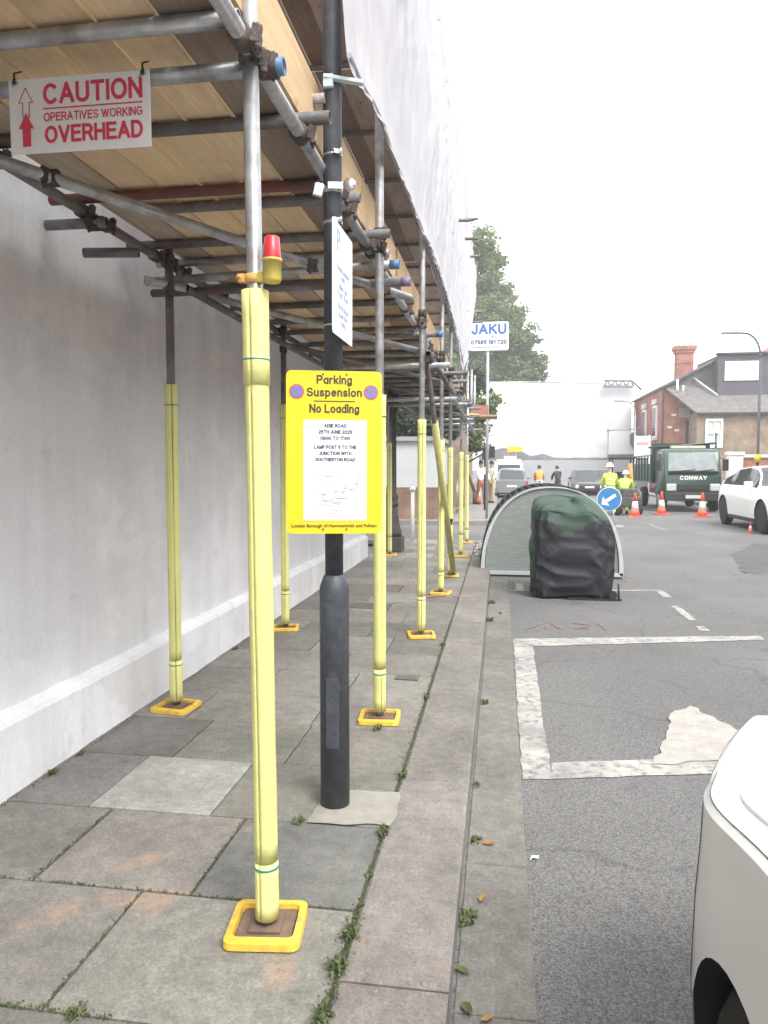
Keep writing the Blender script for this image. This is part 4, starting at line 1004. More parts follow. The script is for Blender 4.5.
# covered motorbike / barbecue: draped two-tone cover
cv = thing('covered_motorbike', 'bulky covered motorbike under a crumpled dark green and black rain cover by the hangar', 'covered motorbike', (.9, 9.4, RD))
def cover():
    g = MB(); nu = 200; nv = 110; vs = []
    cx, cy = .875, 9.33
    for j in range(nv + 1):
        t = j / nv
        for i in range(nu):
            a = 2 * PI * i / nu; c, s_ = math.cos(a), math.sin(a)
            ex = 5.0
            qx = math.copysign(abs(c) ** (2 / ex), c); qy = math.copysign(abs(s_) ** (2 / ex), s_)
            if t < .84:
                tt = t / .84; z = RD + .01 + 1.18 * tt
                wx = .475 + .035 * math.sin(tt * PI * .9) - .015 * tt; wy = .34 + .03 * math.sin(tt * 3)
                k = 1
            else:
                tt = (t - .84) / .16; z = RD + 1.19 + .08 * math.sin(tt * PI / 2)
                k = max(0, math.cos(tt * PI / 2)) ** .7; wx = .46; wy = .34
            top = 1.0 if t > .84 else (t / .84) ** 1.5
            x = cx + qx * wx * k; y = cy + qy * wy * k
            # sloping top: high on the left/back, falling to the right front
            z -= top * (.34 * max(0, qx * k - .30) ** 1.3 + .13 * (.5 - .5 * qy * k) + .06 * max(0, -qy) * math.exp(-(qx / .35) ** 2))
            # wrinkles
            n1 = noise.fractal(Vector((a * 1.3, z * 3.4 + a * 1.2, 2)), .9, 2.1, 4)
            fold = abs(noise.noise(Vector((a * 1.9 + z * 2.0, z * 4.5 - a * 1.1, 4))))
            droop = math.sin((z * 17) + 5 * abs(qx) ** 2 * 1.2 + 1.5 * noise.noise(Vector((x * 3, z * 3, 1)))) * .012 * max(0, min(1, (z - .15) * 2.2)) * (1 if t < .84 else 0)
            am = .020 if t < .84 else .007
            d = (n1 * am - fold * .035 + droop) * min(1, k * 1.6)
            if t < .12: d += .022 * math.sin(a * 9 + 1) * (1 - t / .12)
            L_ = math.hypot(qx, qy)
            x += qx / L_ * d; y += qy / L_ * d; z += n1 * .012 * top
            if j == 0: z = RD + .012 + .022 * (noise.noise(Vector((a * 2, 0, 0))) + .6) + (.05 if -.9 < a - 5.2 < .3 else 0)
            vs.append((x, y, z))
    fs = [(j * nu + i, j * nu + (i + 1) % nu, (j + 1) * nu + (i + 1) % nu, (j + 1) * nu + i) for j in range(nv) for i in range(nu)]
    fs.append([nv * nu + i for i in range(nu)])
    for f in fs:
        ctr = sum((Vector(vs[i]) for i in f), Vector()) / len(f)
        # the green panel covers the top and the left side, dipping in a V on the front
        edge = .84 - .17 * math.exp(-((ctr.x - .84) / .17) ** 2) - .05 * max(0, ctr.x - 1.0) + .02 * noise.noise(ctr * 4)
        if ctr.x < .425: edge = .12 + .1 * noise.noise(ctr * 3)
        g.m = 0 if ctr.z > edge else 1
        g.add([], []); g.f.append(f); g.mi.append(g.m); g.sm.append(True)
    g.v = [Vector(p) for p in vs]
    return g
CG = mat('dark_green_nylon', (.032, .068, .048), (.024, .052, .038), 3, .6, bump=.2, bscale=20)
CK = mat('black_nylon', (.020, .020, .027), (.015, .015, .020), 3, .62, bump=.25, bscale=20)
cover().build('cover', [CG, CK], cv)
g = MB(); g.box((1.12, 9.02, RD + .015), (.62, .10, .025)); g.lathe((1.33, 9.0, RD + .07), [(.05, -.03), (.05, .03)], 16, 'y'); g.tube((1.40, 9.0, RD + .02), (1.40, 9.03, RD + .2), .012, n=8); g.build('stand', BLACK, cv)

# ------------------------------------------------------------------ cars
def interp(tab, y):
    if y <= tab[0][0]: return tab[0][1]
    for i in range(len(tab) - 1):
        a, b_ = tab[i], tab[i + 1]
        if y <= b_[0]:
            t = (y - a[0]) / (b_[0] - a[0])
            p0 = tab[max(0, i - 1)][1]; p3 = tab[min(len(tab) - 1, i + 2)][1]
            s_ = t * t * (3 - 2 * t); lin = a[1] + (b_[1] - a[1]) * t; smo = a[1] + (b_[1] - a[1]) * s_
            return lin * .6 + smo * .4
    return tab[-1][1]
def make_car(root, paint, L=4.3, W=1.8, top=1.45, belt=.93, hood=.85, nose=.62, kind='hatch', wheel_r=.33, tail=TAIL, alloy=ALLOY, ride=.17, fine=1, plate=(.8, .8, .78), boxy=False):
    """car local frame: length along +Y (front at +L/2), z=0 is the road"""
    H2 = L / 2; fw = H2 - .90; rw = -H2 + .78
    belt_t = [(-H2, belt - .10), (-H2 + .25, belt), (0, belt), (fw - .55, belt - .04), (fw - .1, hood + .02), (H2 - .35, hood - .10), (H2 - .10, nose + .06), (H2, nose - .04)]
    if kind == 'coupe': roof_t = [(-H2, belt - .02), (-H2 + .12, belt + .02), (-H2 + .75, top - .22), (-H2 + 1.45, top - .04), (-.1, top), (.45, top - .04), (fw - .45, belt + .03), (H2, 0)]
    elif kind == 'van': roof_t = [(-H2, belt), (-H2 + .03, top - .12), (-H2 + .12, top), (.6, top), (1.1, top - .08), (fw - .15, belt + .03), (H2, 0)]
    else: roof_t = [(-H2, belt - .05), (-H2 + .10, belt + .05), (-H2 + .50, top - .12), (-H2 + .9, top - .02), (-.2, top), (.35, top - .05), (fw - .38, belt + .0), (H2, 0)]
    def half(y):
        e = max(0, (y - (H2 - .75)) / .75); e2 = max(0, (-y - (H2 - .55)) / .55)
        return W / 2 * (1 - .36 * e ** 2.6 - .02 * e - .16 * e2 ** 2.6)
    def bot(y):
        e = max(0, (abs(y) - (H2 - .5)) / .5); return ride + .10 * e ** 2
    def sect(y):
        w = half(y); zb = bot(y); zt = interp(belt_t, y); rf = max(interp(roof_t, y), zt + .012)
        g_ = min(1, max(0, (rf - zt - .03) / .3)); wt = w * .90 if kind != 'van' else w * .95
        wr = wt * (1 - .20 * g_) if kind != 'van' else wt * .93
        sh_ = zt - zb
        pts = [(0, zb), (w * .80, zb), (w * .95, zb + .03), (w * .985, zb + sh_ * .18), (w, zb + sh_ * .42), (w * .995, zb + sh_ * .68), (w * (.965 if not boxy else .985), zb + sh_ * .87), (w * (.93 if not boxy else .982), zt - .012), (w * (.90 if not boxy else .965), zt)]
        for t in (.2, .4, .6, .8): pts.append((wt + (wr - wt) * t, zt + (rf - zt - .05 * g_) * t))
        pts += [(wr, rf - .05 * g_), (wr * .93, rf - .015 * g_), (wr * .75, rf + .002), (wr * .4, rf + .014 * g_), (0, rf + .018 * g_)]
        return pts
    ny = int(64 * fine); ysx = []
    for i in range(ny + 1):
        u = -1 + 2 * i / ny; ysx.append(H2 * math.sin(u * PI / 2) * .55 + H2 * u * .45)
    secs = [sect(y) for y in ysx]; K = len(secs[0])
    def ring(i):
        p = secs[i]; y = ysx[i]
        e = max(0, (y - (H2 - .06)) / .06); out = []
        for (x, z) in p: out.append((x, y, z))
        for (x, z) in p[-2:0:-1]: out.append((-x, y, z))
        return out
    vs = []
    for i in range(ny + 1): vs += ring(i)
    NR = 2 * K - 2; fs = []; win = {}
    fwd = fw - .42
    for i in range(ny):
        yc = (ysx[i] + ysx[i + 1]) / 2
        for j in range(NR):
            jj = j if j < K - 1 else NR - 1 - j    # mirrored ring index
            f = (i * NR + j, i * NR + (j + 1) % NR, (i + 1) * NR + (j + 1) % NR, (i + 1) * NR + j)
            s_ = secs[i]; gh = (s_[13][1] - s_[8][1])
            key = None
            side = 'l' if j >= K - 1 else 'r'
            rfs = interp(roof_t, yc); slope_f = yc > (.38 if kind != 'van' else 1.0) ; slope_b = (yc < -H2 + (.62 if kind != 'coupe' else 1.3))
            if 8 <= jj <= 12 and gh > .14 and -H2 + .42 < yc < fwd and not (kind == 'van' and yc < .2):
                if kind == 'coupe' or (abs(yc - .0) > .035 and abs(yc + .95) > .035): key = 'side_window' + side + ('a' if yc > 0 else 'b' if yc > -.95 else 'c')
            elif jj >= 14 and slope_f and rfs - interp(belt_t, yc) > .03 and yc < fw - .3: key = 'windscreen'
            elif jj >= 14 and slope_b and rfs - interp(belt_t, yc) > .06 and rfs < top - .05 and kind != 'van': key = 'rear_window'
            if not key and jj in (4, 5) and H2 - .26 < yc < H2 - .03: key = 'headlight' + side
            if not key and jj in (5, 6) and yc < -H2 + (.20 if kind != 'coupe' else .10) : key = 'tail_lamp' + side
            if key: win.setdefault(key, []).append(f)
            fs.append(f)
    g = MB(); g.add(vs, fs, True); g.add(vs[:NR], [list(range(NR))]); g.add(vs[-NR:], [list(range(NR))])
    body = g.build('body', [paint, TRKK], root, world=False)
    # wheel openings
    bo = []
    for sy in (fw, rw):
        for sx in (-1, 1):
            c = MB(); c.tube((sx * (W / 2 - .27), sy, wheel_r + .005), (sx * (W / 2 + .1), sy, wheel_r + .005), wheel_r + .028, n=44)
            co = c.build('cut', [TRKK]); bo.append(co)
            md = body.modifiers.new('b', 'BOOLEAN'); md.operation = 'DIFFERENCE'; md.object = co; md.solver = 'EXACT'
            try: md.material_mode = 'TRANSFER'
            except Exception: pass
    for co in bo: co.parent = None
    wr_ = root.location.copy(); rr_ = root.rotation_euler.copy(); root.location = (0, 0, 0); root.rotation_euler = (0, 0, 0)
    bpy.context.view_layer.update(); bake(body)
    for co in bo: bpy.data.objects.remove(co)
    root.location = wr_; root.rotation_euler = rr_
    shade(body, 32)
    # glass: copies of the surface set slightly proud
    for key, fl in win.items():
        g = MB(); idx = sorted({i for f in fl for i in f}); mp = {a: b_ for b_, a in enumerate(idx)}
        ctr = Vector((0, -.1, belt - .1))
        pv = []
        for a in idx:
            p = Vector(vs[a]); d = Vector((p.x, (p.y) * .25, p.z - belt + .25)).normalized(); pv.append(p + d * .006)
        g.add(pv, [[mp[i] for i in f] for f in fl], True)
        nm_ = 'headlight' if 'headlight' in key else 'tail_lamp' if 'tail' in key else key.split('window')[0] + 'window' if 'window' in key else key
        g.build(nm_, CHROME if nm_ == 'headlight' else tail if nm_ == 'tail_lamp' else GLASS, root, world=False)
    # wheels
    for sy in (fw, rw):
        for sx in (-1, 1):
            xo = sx * (W / 2 - .045); xi = sx * (W / 2 - .22)
            g = MB(); w0 = wheel_r
            prof = [(w0 * .64, 0), (w0 * .9, .0), (w0 * .985, .02), (w0, .05), (w0, .15), (w0 * .985, .18), (w0 * .9, .2), (w0 * .64, .2)]
            g.lathe((min(xo, xi), sy, w0), prof, 36, 'x'); wo = g.build('wheel', RUBBER, root, world=False)
            g = MB(); g.lathe((xo - sx * .03, sy, w0), [(w0 * .55, -.006), (w0 * .66, -.006), (w0 * .66, .006), (w0 * .55, .006)], 30, 'x'); g.lathe((xo - sx * .035, sy, w0), [(0, -.012), (.05, -.012), (.05, .012), (0, .012)], 14, 'x')
            for q in range(10 if kind == 'coupe' else 7):
                a = 2 * PI * q / (10 if kind == 'coupe' else 7); p = Vector((xo - sx * .035, sy + math.cos(a) * w0 * .32, w0 + math.sin(a) * w0 * .32))
                g.box(p, (.014, w0 * .54, .030), rot=(a, 0, 0))
            g.m = 1; g.lathe((xo - sx * .07, sy, w0), [(0, -.002), (w0 * .64, -.002), (w0 * .64, .002), (0, .002)], 24, 'x')
            g.build('rim', [alloy, TRKK], wo, world=False)
    if boxy:      # shut lines of bonnet and bumper, side repeater
        def gap(name, pts, r_=.0014):
            g = MB(); g.path(pts, r_, 5); g.build(name, mat('shut_line_grey', (.16, .16, .16)), root, world=False)
        def edge(y, jj, sx, out=.0008): p = sect(y)[jj]; return (sx * (p[0] + out), y, p[1])
        for sx in (-1, 1):
            gap('bonnet_gap', [edge(y, 8, sx) for y in [fw - .5 + .06 * k for k in range(int((H2 - .22 - fw + .5) / .06))]])
            gap('bumper_gap', [edge(H2 - .50, jj, sx) for jj in (3, 4, 5, 6, 7)])
            gap('bumper_gap', [edge(H2 - .50 + .05 * k, 7, sx) for k in range(9)])
            gap('door_gap', [edge(fw - .62, jj, sx) for jj in (2, 3, 4, 5, 6, 7)])
    # lamps, plates, trim
    for sx in (-1, 1):
        g = MB(); g.box((sx * (W / 2 + .06), fwd - .28, belt + .05), (.20, .09, .13), rot=(0, 0, sx * .2), bev=.03); g.build('wing_mirror', paint if kind != 'van' else BLACK, root, world=False)
    g = MB(); g.box((0, H2 - .02, nose - .20), (.9, .06, .16), bev=.02); g.build('grille', BLACK, root, world=False)
    pm = mat('number_plate_%d' % int(plate[2] * 100), plate, rough=.4)
    for sy in (-1, 1):
        g = MB(); g.box((0, sy * (H2 + .015), .48 if sy > 0 else .62), (.52, .012, .11), bev=.004); g.build('number_plate', pm, root, world=False)
    for sx in (-1, 1):
        g = MB(); g.box((sx * (W / 2 - .03), 0, ride + .05), (.05, fw - rw - .9, .10), bev=.02); g.build('sill', TRKK, root, world=False)
        for (yy, zz) in ((-.25, belt - .09), (.72, belt - .10)):
            g = MB(); g.box((sx * (W / 2 - .02), yy, zz), (.03, .17, .028), bev=.01); g.build('door_handle', paint, root, world=False)
    return root
# nearest car: only its near front wing shows
c1 = thing('parked_car', 'white car in the right foreground, only its front wing and bonnet in the picture', 'car', (1.315, -.02, RD), 'cars parked in the street')
make_car(c1, CARW, L=4.32, W=1.86, top=1.46, belt=.98, hood=.94, nose=.86, fine=2.2, boxy=True)
c1.rotation_euler.z = R(-.5)
c2 = thing('parked_car', 'white coupe-style SUV with black wheels parked at the right edge by the truck', 'car', (7.10, 20.3, RD), 'cars parked in the street')
make_car(c2, CARW, L=4.7, W=1.9, top=1.62, belt=1.12, hood=1.08, nose=.78, kind='coupe', wheel_r=.40, alloy=mat('black_alloy', (.26, .26, .27), (.34, .34, .35), 10, .4, .5), ride=.23, fine=1.3)
c2.rotation_euler.z = R(180)
c3 = thing('parked_car', 'silver grey estate car seen from behind, beyond the cycle hangar', 'car', (.62, 41.5, RD), 'cars parked in the street')
make_car(c3, CARG, L=4.4, W=1.78, top=1.55, belt=.98, hood=.9, nose=.65)
c4 = thing('parked_van', 'white van with a roof rack parked ahead of the grey estate', 'van', (.55, 49.0, RD), 'cars parked in the street')
make_car(c4, CARW, L=4.8, W=1.9, top=1.95, belt=1.15, hood=1.05, nose=.75, kind='van')
g = MB(); g.box((0, -1.0, 2.07), (1.5, 2.2, .10)); g.box((.1, -1.3, 2.22), (.8, .5, .2), bev=.03); g.build('roof_load', WHITE, c4, world=False)
g = MB(); g.box((0, -2.42, 1.55), (1.35, .02, .45), bev=.01); g.build('rear_window', GLASS, c4, world=False)
g = MB(); g.box((0, -2.42, 1.16), (1.4, .02, .2)); g.build('red_panel', mat('faded_red', (.5, .2, .18)), c4, world=False)
for k, (x, y, rz) in enumerate(((5.05, 45.5, R(180)), (6.2, 48.5, R(178)))):
    c = thing('parked_car', ['dark car facing the camera behind the hi-vis workers, left one of two', 'dark car facing the camera behind the hi-vis workers, right one of two'][k], 'car', (x, y, RD), 'cars parked in the street')
    make_car(c, CARK, L=4.2, W=1.78, top=1.5, fine=.8); c.rotation_euler.z = rz

# ------------------------------------------------------------------ green works truck
tk = thing('works_truck', 'dark green CONWAY tipper truck facing the camera behind the traffic cones', 'truck', (6.5, 27.7, RD))
def TB(name, m, parent=tk):
    return lambda f: None
tx = 6.8; ty = 27.75
g = MB()
cab = [(ty + .0, .55), (ty + .0, 1.15), (ty + .10, 1.42), (ty + .36, 2.15), (ty + .55, 2.26), (ty + 1.75, 2.26), (ty + 1.75, .55)]
g.prism([(a, b_ + RD) for a, b_ in cab], tx - .97, tx + .97, 'x'); o = g.build('cab', GRNTRK, tk)
md = o.modifiers.new('b', 'BEVEL'); md.width = .06; md.segments = 3; bpy.context.view_layer.update(); bake(o); shade(o, 35)
g = MB(); g.add([(tx - .83, ty + .115, 1.47 + RD), (tx + .83, ty + .115, 1.47 + RD), (tx + .80, ty + .335, 2.12 + RD), (tx - .80, ty + .335, 2.12 + RD)], [(0, 1, 2, 3)])
g.v = [p + Vector((0, -.03, .0)) for p in g.v]; g.build('windscreen', mat('truck_glass', (.22, .25, .26), (.14, .16, .17), 2.5, .12, spec=.9), tk)
g = MB(); g.add([(tx - .985, ty + .45, 1.45 + RD), (tx - .985, ty + 1.3, 1.45 + RD), (tx - .985, ty + 1.3, 2.08 + RD), (tx - .985, ty + .6, 2.08 + RD)], [(0, 1, 2, 3)]); g.build('side_window', GLASS, tk)
for sx in (-1, 1):
    g = MB(); g.box((tx + sx * .74, ty - .01, .88 + RD), (.34, .10, .26), rot=(0, 0, -sx * .12), bev=.04); g.build('headlight', CHROME, tk)
    g = MB(); g.box((tx + sx * 1.16, ty + .30, 1.68 + RD), (.20, .08, .42), bev=.03); g.tube((tx + sx * .95, ty + .34, 1.95 + RD), (tx + sx * 1.16, ty + .3, 1.86 + RD), .015); g.build('wing_mirror', BLACK, tk)
    for yy in (ty + .75, ty + 4.2):
        g = MB(); g.lathe((tx + sx * .90, yy, .40 + RD), [(.2, -.12), (.37, -.12), (.40, -.08), (.40, .08), (.37, .12), (.2, .12)], 28, 'x'); wo = g.build('wheel', RUBBER, tk)
        g = MB(); g.lathe((tx + sx * 1.0, yy, .40 + RD), [(0, -.03), (.22, -.03), (.22, .03), (0, .03)], 20, 'x'); g.build('rim', mat('steel_wheel', (.35, .35, .35)), wo)
g = MB(); g.box((tx, ty - .03, .55 + RD), (1.96, .14, .30), bev=.04); g.build('bumper', TRKK, tk)
g = MB(); g.box((tx, ty - .01, .90 + RD), (1.05, .06, .20), bev=.01); g.box((tx, ty - .035, .92 + RD), (.9, .02, .03)); g.build('grille', TRKK, tk)
g = MB(); g.box((tx, ty - .115, .55 + RD), (.55, .012, .12)); g.build('number_plate', mat('plate_white', (.6, .6, .6)), tk)
g = MB(); g.box((tx, ty + .0, 1.40 + RD), (1.7, .03, .10), rot=(.4, 0, 0)); g.tube((tx - .5, ty + .05, 1.46 + RD), (tx + .1, ty + .10, 1.52 + RD), .012); g.tube((tx + .2, ty + .05, 1.46 + RD), (tx + .75, ty + .10, 1.52 + RD), .012); g.build('wiper_panel', BLACK, tk)
g = MB(); g.M = Matrix.Translation((tx, ty - .012, 1.22 + RD)) @ Euler((R(90), 0, 0)).to_matrix().to_4x4(); g.letters('CONWAY', .15, .035, 0, 0, 0, .92); g.build('lettering', WHITE, tk)
g = MB(); g.box((tx, ty + .9, 2.33 + RD), (1.2, .25, .10), bev=.02); g.build('light_bar', mat('beacon_bar', (.6, .55, .45)), tk)
g = MB(); g.box((tx, ty + 3.9, 1.05 + RD), (2.1, 3.9, .12)); 
for sx in (-1, 1): g.box((tx + sx * 1.03, ty + 3.9, 1.42 + RD), (.04, 3.9, .62))
g.box((tx, ty + 1.97, 1.8 + RD), (2.1, .05, 1.4)); g.build('tipper_body', GRNTRK, tk)
g = MB()
for k in range(7):
    for sx in (-1, 1): g.box((tx + sx * 1.07, ty + 2.0 + k * .63, 1.55 + RD), (.05, .06, 1.0))
for sx in (-1, 1): g.box((tx + sx * 1.07, ty + 3.9, 2.05 + RD), (.05, 3.9, .06))
g.tube((tx + 1.25, ty + 1.9, 1.2 + RD), (tx + 1.25, ty + 1.9, 2.9 + RD), .045, n=8); g.tube((tx - 1.2, ty + 1.9, 2.35 + RD), (tx + 1.2, ty + 1.9, 2.5 + RD), .04, n=8)
g.build('side_rail', GRNTRK, tk)
g = MB(); g.box((tx, ty + 3.4, .62 + RD), (.8, 4.6, .2)); g.build('chassis', TRKK, tk)

# traffic cones
def make_cone():
    root = thing('traffic_cone', 'x', 'cone', (0, 0, 0), 'orange and white traffic cones round the works')
    g = MB(); g.box((0, 0, .02), (.40, .40, .04), bev=.015); g.lathe((0, 0, 0), [(.145, .04), (.118, .20)], 20); g.lathe((0, 0, 0), [(.072, .47), (.035, .70), (.03, .735), (0, .74)], 20); g.build('cone_body', CONEO, root, world=False)
    g = MB(); g.lathe((0, 0, 0), [(.118, .20), (.072, .47)], 20); g.build('white_sleeve', mat('reflective_white', (.78, .76, .72)), root, world=False)
    return root
co0 = make_cone()
for i, (x, y, s_, l) in enumerate(((4.33, 24.9, 1, 'traffic cone left of the green truck, nearest the blue arrow sign'), (5.42, 26.2, 1, 'traffic cone in front of the truck at its left headlight'), (6.45, 25.1, 1, 'traffic cone in front of the truck near the white SUV'), (6.0, 19.0, .36, 'small low red cone lying by the rear wheel of the white SUV'))):
    o = co0 if i == 0 else copy_tree(co0); o.location = (x, y, RD); o['label'] = l; o.scale = (s_ * 1.05,) * 3; o.rotation_euler.z = .3 * i

# blue arrow sign
ks = thing('keep_left_sign', 'round blue sign with a white arrow pointing down left, behind the black cover', 'sign', (2.9, 20, RD))
Tk = Matrix.Translation((2.83, 20.0, .64)) @ Euler((R(90), 0, 0)).to_matrix().to_4x4()
g = MB(); g.M = Tk; g.lathe((0, 0, -.01), [(.315, -.01), (.315, .0)], 36); g.build('rim', WHITE, ks)
g = MB(); g.M = Tk; g.lathe((0, 0, .0), [(.295, -.002), (.295, .004)], 36); g.build('disc', mat('sign_blue', (.03, .20, .45)), ks)
g = MB(); g.M = Tk @ Matrix.Rotation(R(215), 4, 'Z'); g.box((-.02, 0, .008), (.34, .085, .003)); g.add([(.10, .15, .009), (.10, -.15, .009), (.245, 0, .009)], [(0, 1, 2)]); g.build('arrow', WHITE, ks)
g = MB(); g.tube((2.68, 20.03, RD), (2.76, 20.03, .4), .02, n=8); g.tube((3.0, 20.03, RD), (2.92, 20.03, .4), .02, n=8); g.tube((2.85, 20.5, RD), (2.84, 20.04, .6), .02, n=8); g.box((2.85, 20.1, RD + .03), (.7, .35, .05)); g.build('stand', WOODG, ks)

# small generator/trolley by the workers
tr = thing('site_trolley', 'dark wheeled site trolley beside the hi-vis workers', 'trolley', (4.1, 25.7, RD))
g = MB(); g.box((4.15, 25.7, .32), (1.0, .6, .35), bev=.04); g.box((4.25, 25.7, .62), (.5, .4, .28), bev=.04); g.build('body', mat('machine_dark', (.08, .085, .08), (.05, .05, .05), 9, .6), tr)
g = MB(); g.path([(3.7, 25.5, .3), (3.5, 25.5, .75), (3.5, 25.9, .75), (3.7, 25.9, .3)], .02); g.build('handle', WOODG, tr)
for x in (3.85, 4.5):
    g = MB(); g.lathe((x, 25.38, RD + .17), [(.05, -.05), (.17, -.05), (.17, .05), (.05, .05)], 18, 'y'); g.build('wheel', RUBBER, tr)

dg_ = thing('mini_digger', 'small dark green digger standing beside the truck behind the workers', 'digger', (4.7, 30.0, RD))
g = MB()
for x in (4.35, 5.05): g.box((x, 30.0, RD + .2), (.24, 1.3, .38), bev=.12)
g.build('track', RUBBER, dg_)
g = MB(); g.box((4.7, 30.1, RD + .62), (.95, 1.1, .42), bev=.08); g.box((4.7, 30.45, RD + 1.0), (.9, .5, .45), bev=.1); g.build('body', mat('digger_green', (.07, .13, .06), (.05, .08, .05), 5, .6), dg_)
g = MB()
for x in (4.3, 5.1):
    for y in (29.75, 30.5): g.tube((x, y, RD + .8), (x, y, RD + 1.95), .03, n=8)
g.box((4.7, 30.12, RD + 1.97), (.95, .95, .06), bev=.02); g.build('canopy', TRKK, dg_)
g = MB(); g.box((4.7, 30.2, RD + .95), (.4, .35, .12), bev=.03); g.box((4.7, 30.38, RD + 1.2), (.4, .08, .45), bev=.03); g.build('seat', BLACK, dg_)
g = MB(); a, b_, c = (4.75, 29.5, RD + .6), (4.8, 28.8, RD + 1.7), (4.8, 28.2, RD + .9)
for p, q in ((a, b_), (b_, c)): g.tube(p, q, .09, .06, n=8)
g.build('boom', mat('digger_orange', (.45, .22, .07)), dg_)
g = MB(); g.prism([(28.25, RD + .9), (28.0, RD + .6), (28.3, RD + .4), (28.5, RD + .65)], 4.6, 5.0, 'x'); g.build('bucket', TRKK, dg_)

# ------------------------------------------------------------------ people
def skin_mesh(name, joints, edges, m, parent, sub=2, root_i=0):
    me = bpy.data.meshes.new(name); me.from_pydata([j[0] for j in joints], edges, []); me.materials.append(m)
    o = bpy.data.objects.new(name, me); COL.objects.link(o)
    sk_ = o.modifiers.new('s', 'SKIN'); sk_.use_smooth_shade = True
    for i, j in enumerate(joints):
        q = j[1] if isinstance(j[1], tuple) else (j[1], j[1]); me.skin_vertices[0].data[i].radius = q; me.skin_vertices[0].data[i].use_root = (i == root_i)
    ss = o.modifiers.new('u', 'SUBSURF'); ss.levels = sub; ss.render_levels = sub
    bpy.context.view_layer.update(); bake(o); o.parent = parent
    for p in o.data.polygons: p.use_smooth = True
    return o
def person(label, loc, rz=0, lean=0.0, knee=0.0, arms=((.18, .15), (.18, .15)), top=HIVIS, legs=HIVIS, hat=None, hair=None, tape=False, stride=.12, h=1.75, cat='person', group=None, sleeves=True):
    root = thing('person', label, cat, loc, group); s_ = h / 1.75
    # front is -Y locally; lean tips the torso forward
    hip = Vector((0, knee * .10, .92 - knee * .25))
    def up(d, side=0, fwd=0): # along the torso
        return hip + Vector((side, -math.sin(lean) * d - math.cos(lean) * fwd, math.cos(lean) * d - math.sin(lean) * fwd * 0))
    J = []; E = []
    def j(p, r_): J.append((tuple(Vector(p) * s_), r_ if not isinstance(r_, tuple) else r_)); return len(J) - 1
    def e(a, b_): E.append((a, b_))
    pel = j(hip, (.135, .105)); wa = j(up(.18), (.125, .09)); ch = j(up(.38), (.155, .105)); nb = j(up(.50), (.075, .07)); nk = j(up(.57), (.05, .052))
    h0 = j(up(.65, fwd=.01), (.07, .085)); h1 = j(up(.73, fwd=.015), (.078, .092)); h2 = j(up(.80, fwd=.01), (.055, .065))
    for a, b_ in ((pel, wa), (wa, ch), (ch, nb), (nb, nk), (nk, h0), (h0, h1), (h1, h2)): e(a, b_)
    armj = []; legj = []
    for k, sx in enumerate((-1, 1)):
        sh_ = j(up(.46, sx * .17), .052); f_, dn = arms[k]
        el = up(.46, sx * (.20 + .02)) + Vector((0, -f_, -.28 + abs(f_) * .25)); wr = el + Vector((-sx * .03, -dn - .02, -.23 + abs(dn) * .35))
        a = j(el, .042); b_ = j(wr, .030); e(ch, sh_); e(sh_, a); e(a, b_)
        # hand with palm and fingers
        hd = (wr - el).normalized(); palm = j(wr + hd * .07, (.034, .02)); e(b_, palm)
        for q, (dx, ln) in enumerate(((-.027, .06), (-.009, .07), (.009, .065), (.026, .05))):
            f1 = j(wr + hd * .10 + Vector((dx * .4, dx, 0)), .010); f2 = j(wr + hd * (.10 + ln) + Vector((-sx * .01, dx, -.01)), .008); e(palm, f1); e(f1, f2)
        th = j(wr + hd * .07 + Vector((-sx * .01, -.045, 0)), .010); e(palm, th)
        armj.append((sh_, a, b_))
        fwd = stride * (1 if sx > 0 else -1)
        th_ = j(hip + Vector((sx * .085, -.01, -.10)), .082); kn = Vector((sx * .10, -fwd * .6 - knee * .38, .50 - knee * .08)); ft = Vector((sx * .11, -fwd, .09))
        kj = j(kn, .056); cj = j(kn.lerp(ft, .35) + Vector((0, .015, 0)), .054); an = j(ft + Vector((0, .03, 0)), .037); toe = j(ft + Vector((0, -.13, -.045)), (.042, .03))
        e(pel, th_); e(th_, kj); e(kj, cj); e(cj, an); e(an, toe); legj.append((th_, kj, cj, an, toe))
    skin_mesh('body', [(p, (q if isinstance(q, tuple) else (q, q))) if k_ > 3 else (p, (q[0] * .78, q[1] * .78)) for k_, (p, q) in enumerate(J)], E, SKIN, root)
    def sub(name, idx, m, add, extra=()):
        mp = {a: b_ for b_, a in enumerate(idx)}
        jj = []
        for a in idx:
            p, r_ = J[a]; r_ = r_ if isinstance(r_, tuple) else (r_, r_); jj.append((p, (r_[0] + add, r_[1] + add)))
        ee = [(mp[a], mp[b_]) for a, b_ in E if a in mp and b_ in mp]
        return skin_mesh(name, jj, ee, m, root)
    ai = [pel, wa, ch, nb]
    for a in armj: ai += list(a) if sleeves else list(a[:2])
    sub('jacket', ai, top, .030)
    li = [pel]
    for a in legj: li += list(a[:4])
    sub('trousers', li + [wa], legs, .016)
    for a in legj:
        p = Vector(J[a[4]][0]); g = MB(); g.box((p.x, p.y + .06, .045), (.10, .27, .09), bev=.03); g.build('boot', BLACK, root, world=False)
    hp = Vector(J[h1][0])
    if hat:
        g = MB(); g.lathe(hp + Vector((0, 0, .0)), [(.125, .02), (.118, .03), (.112, .07), (.08, .13), (.03, .155), (0, .158)], 20); g.lathe(hp, [(.155, .015), (.155, .025), (.11, .03)], 20); g.build('helmet', hat, root, world=False)
    if hair:
        g = MB(); g.lathe(hp, [(.085, -.05), (.098, .0), (.096, .05), (.075, .1), (.03, .128), (0, .13)], 18); g.v = [p + Vector((0, .02, 0)) for p in g.v]; g.build('hair', hair, root, world=False)
    g = MB(); fc = hp + Vector((0, -.088, 0))
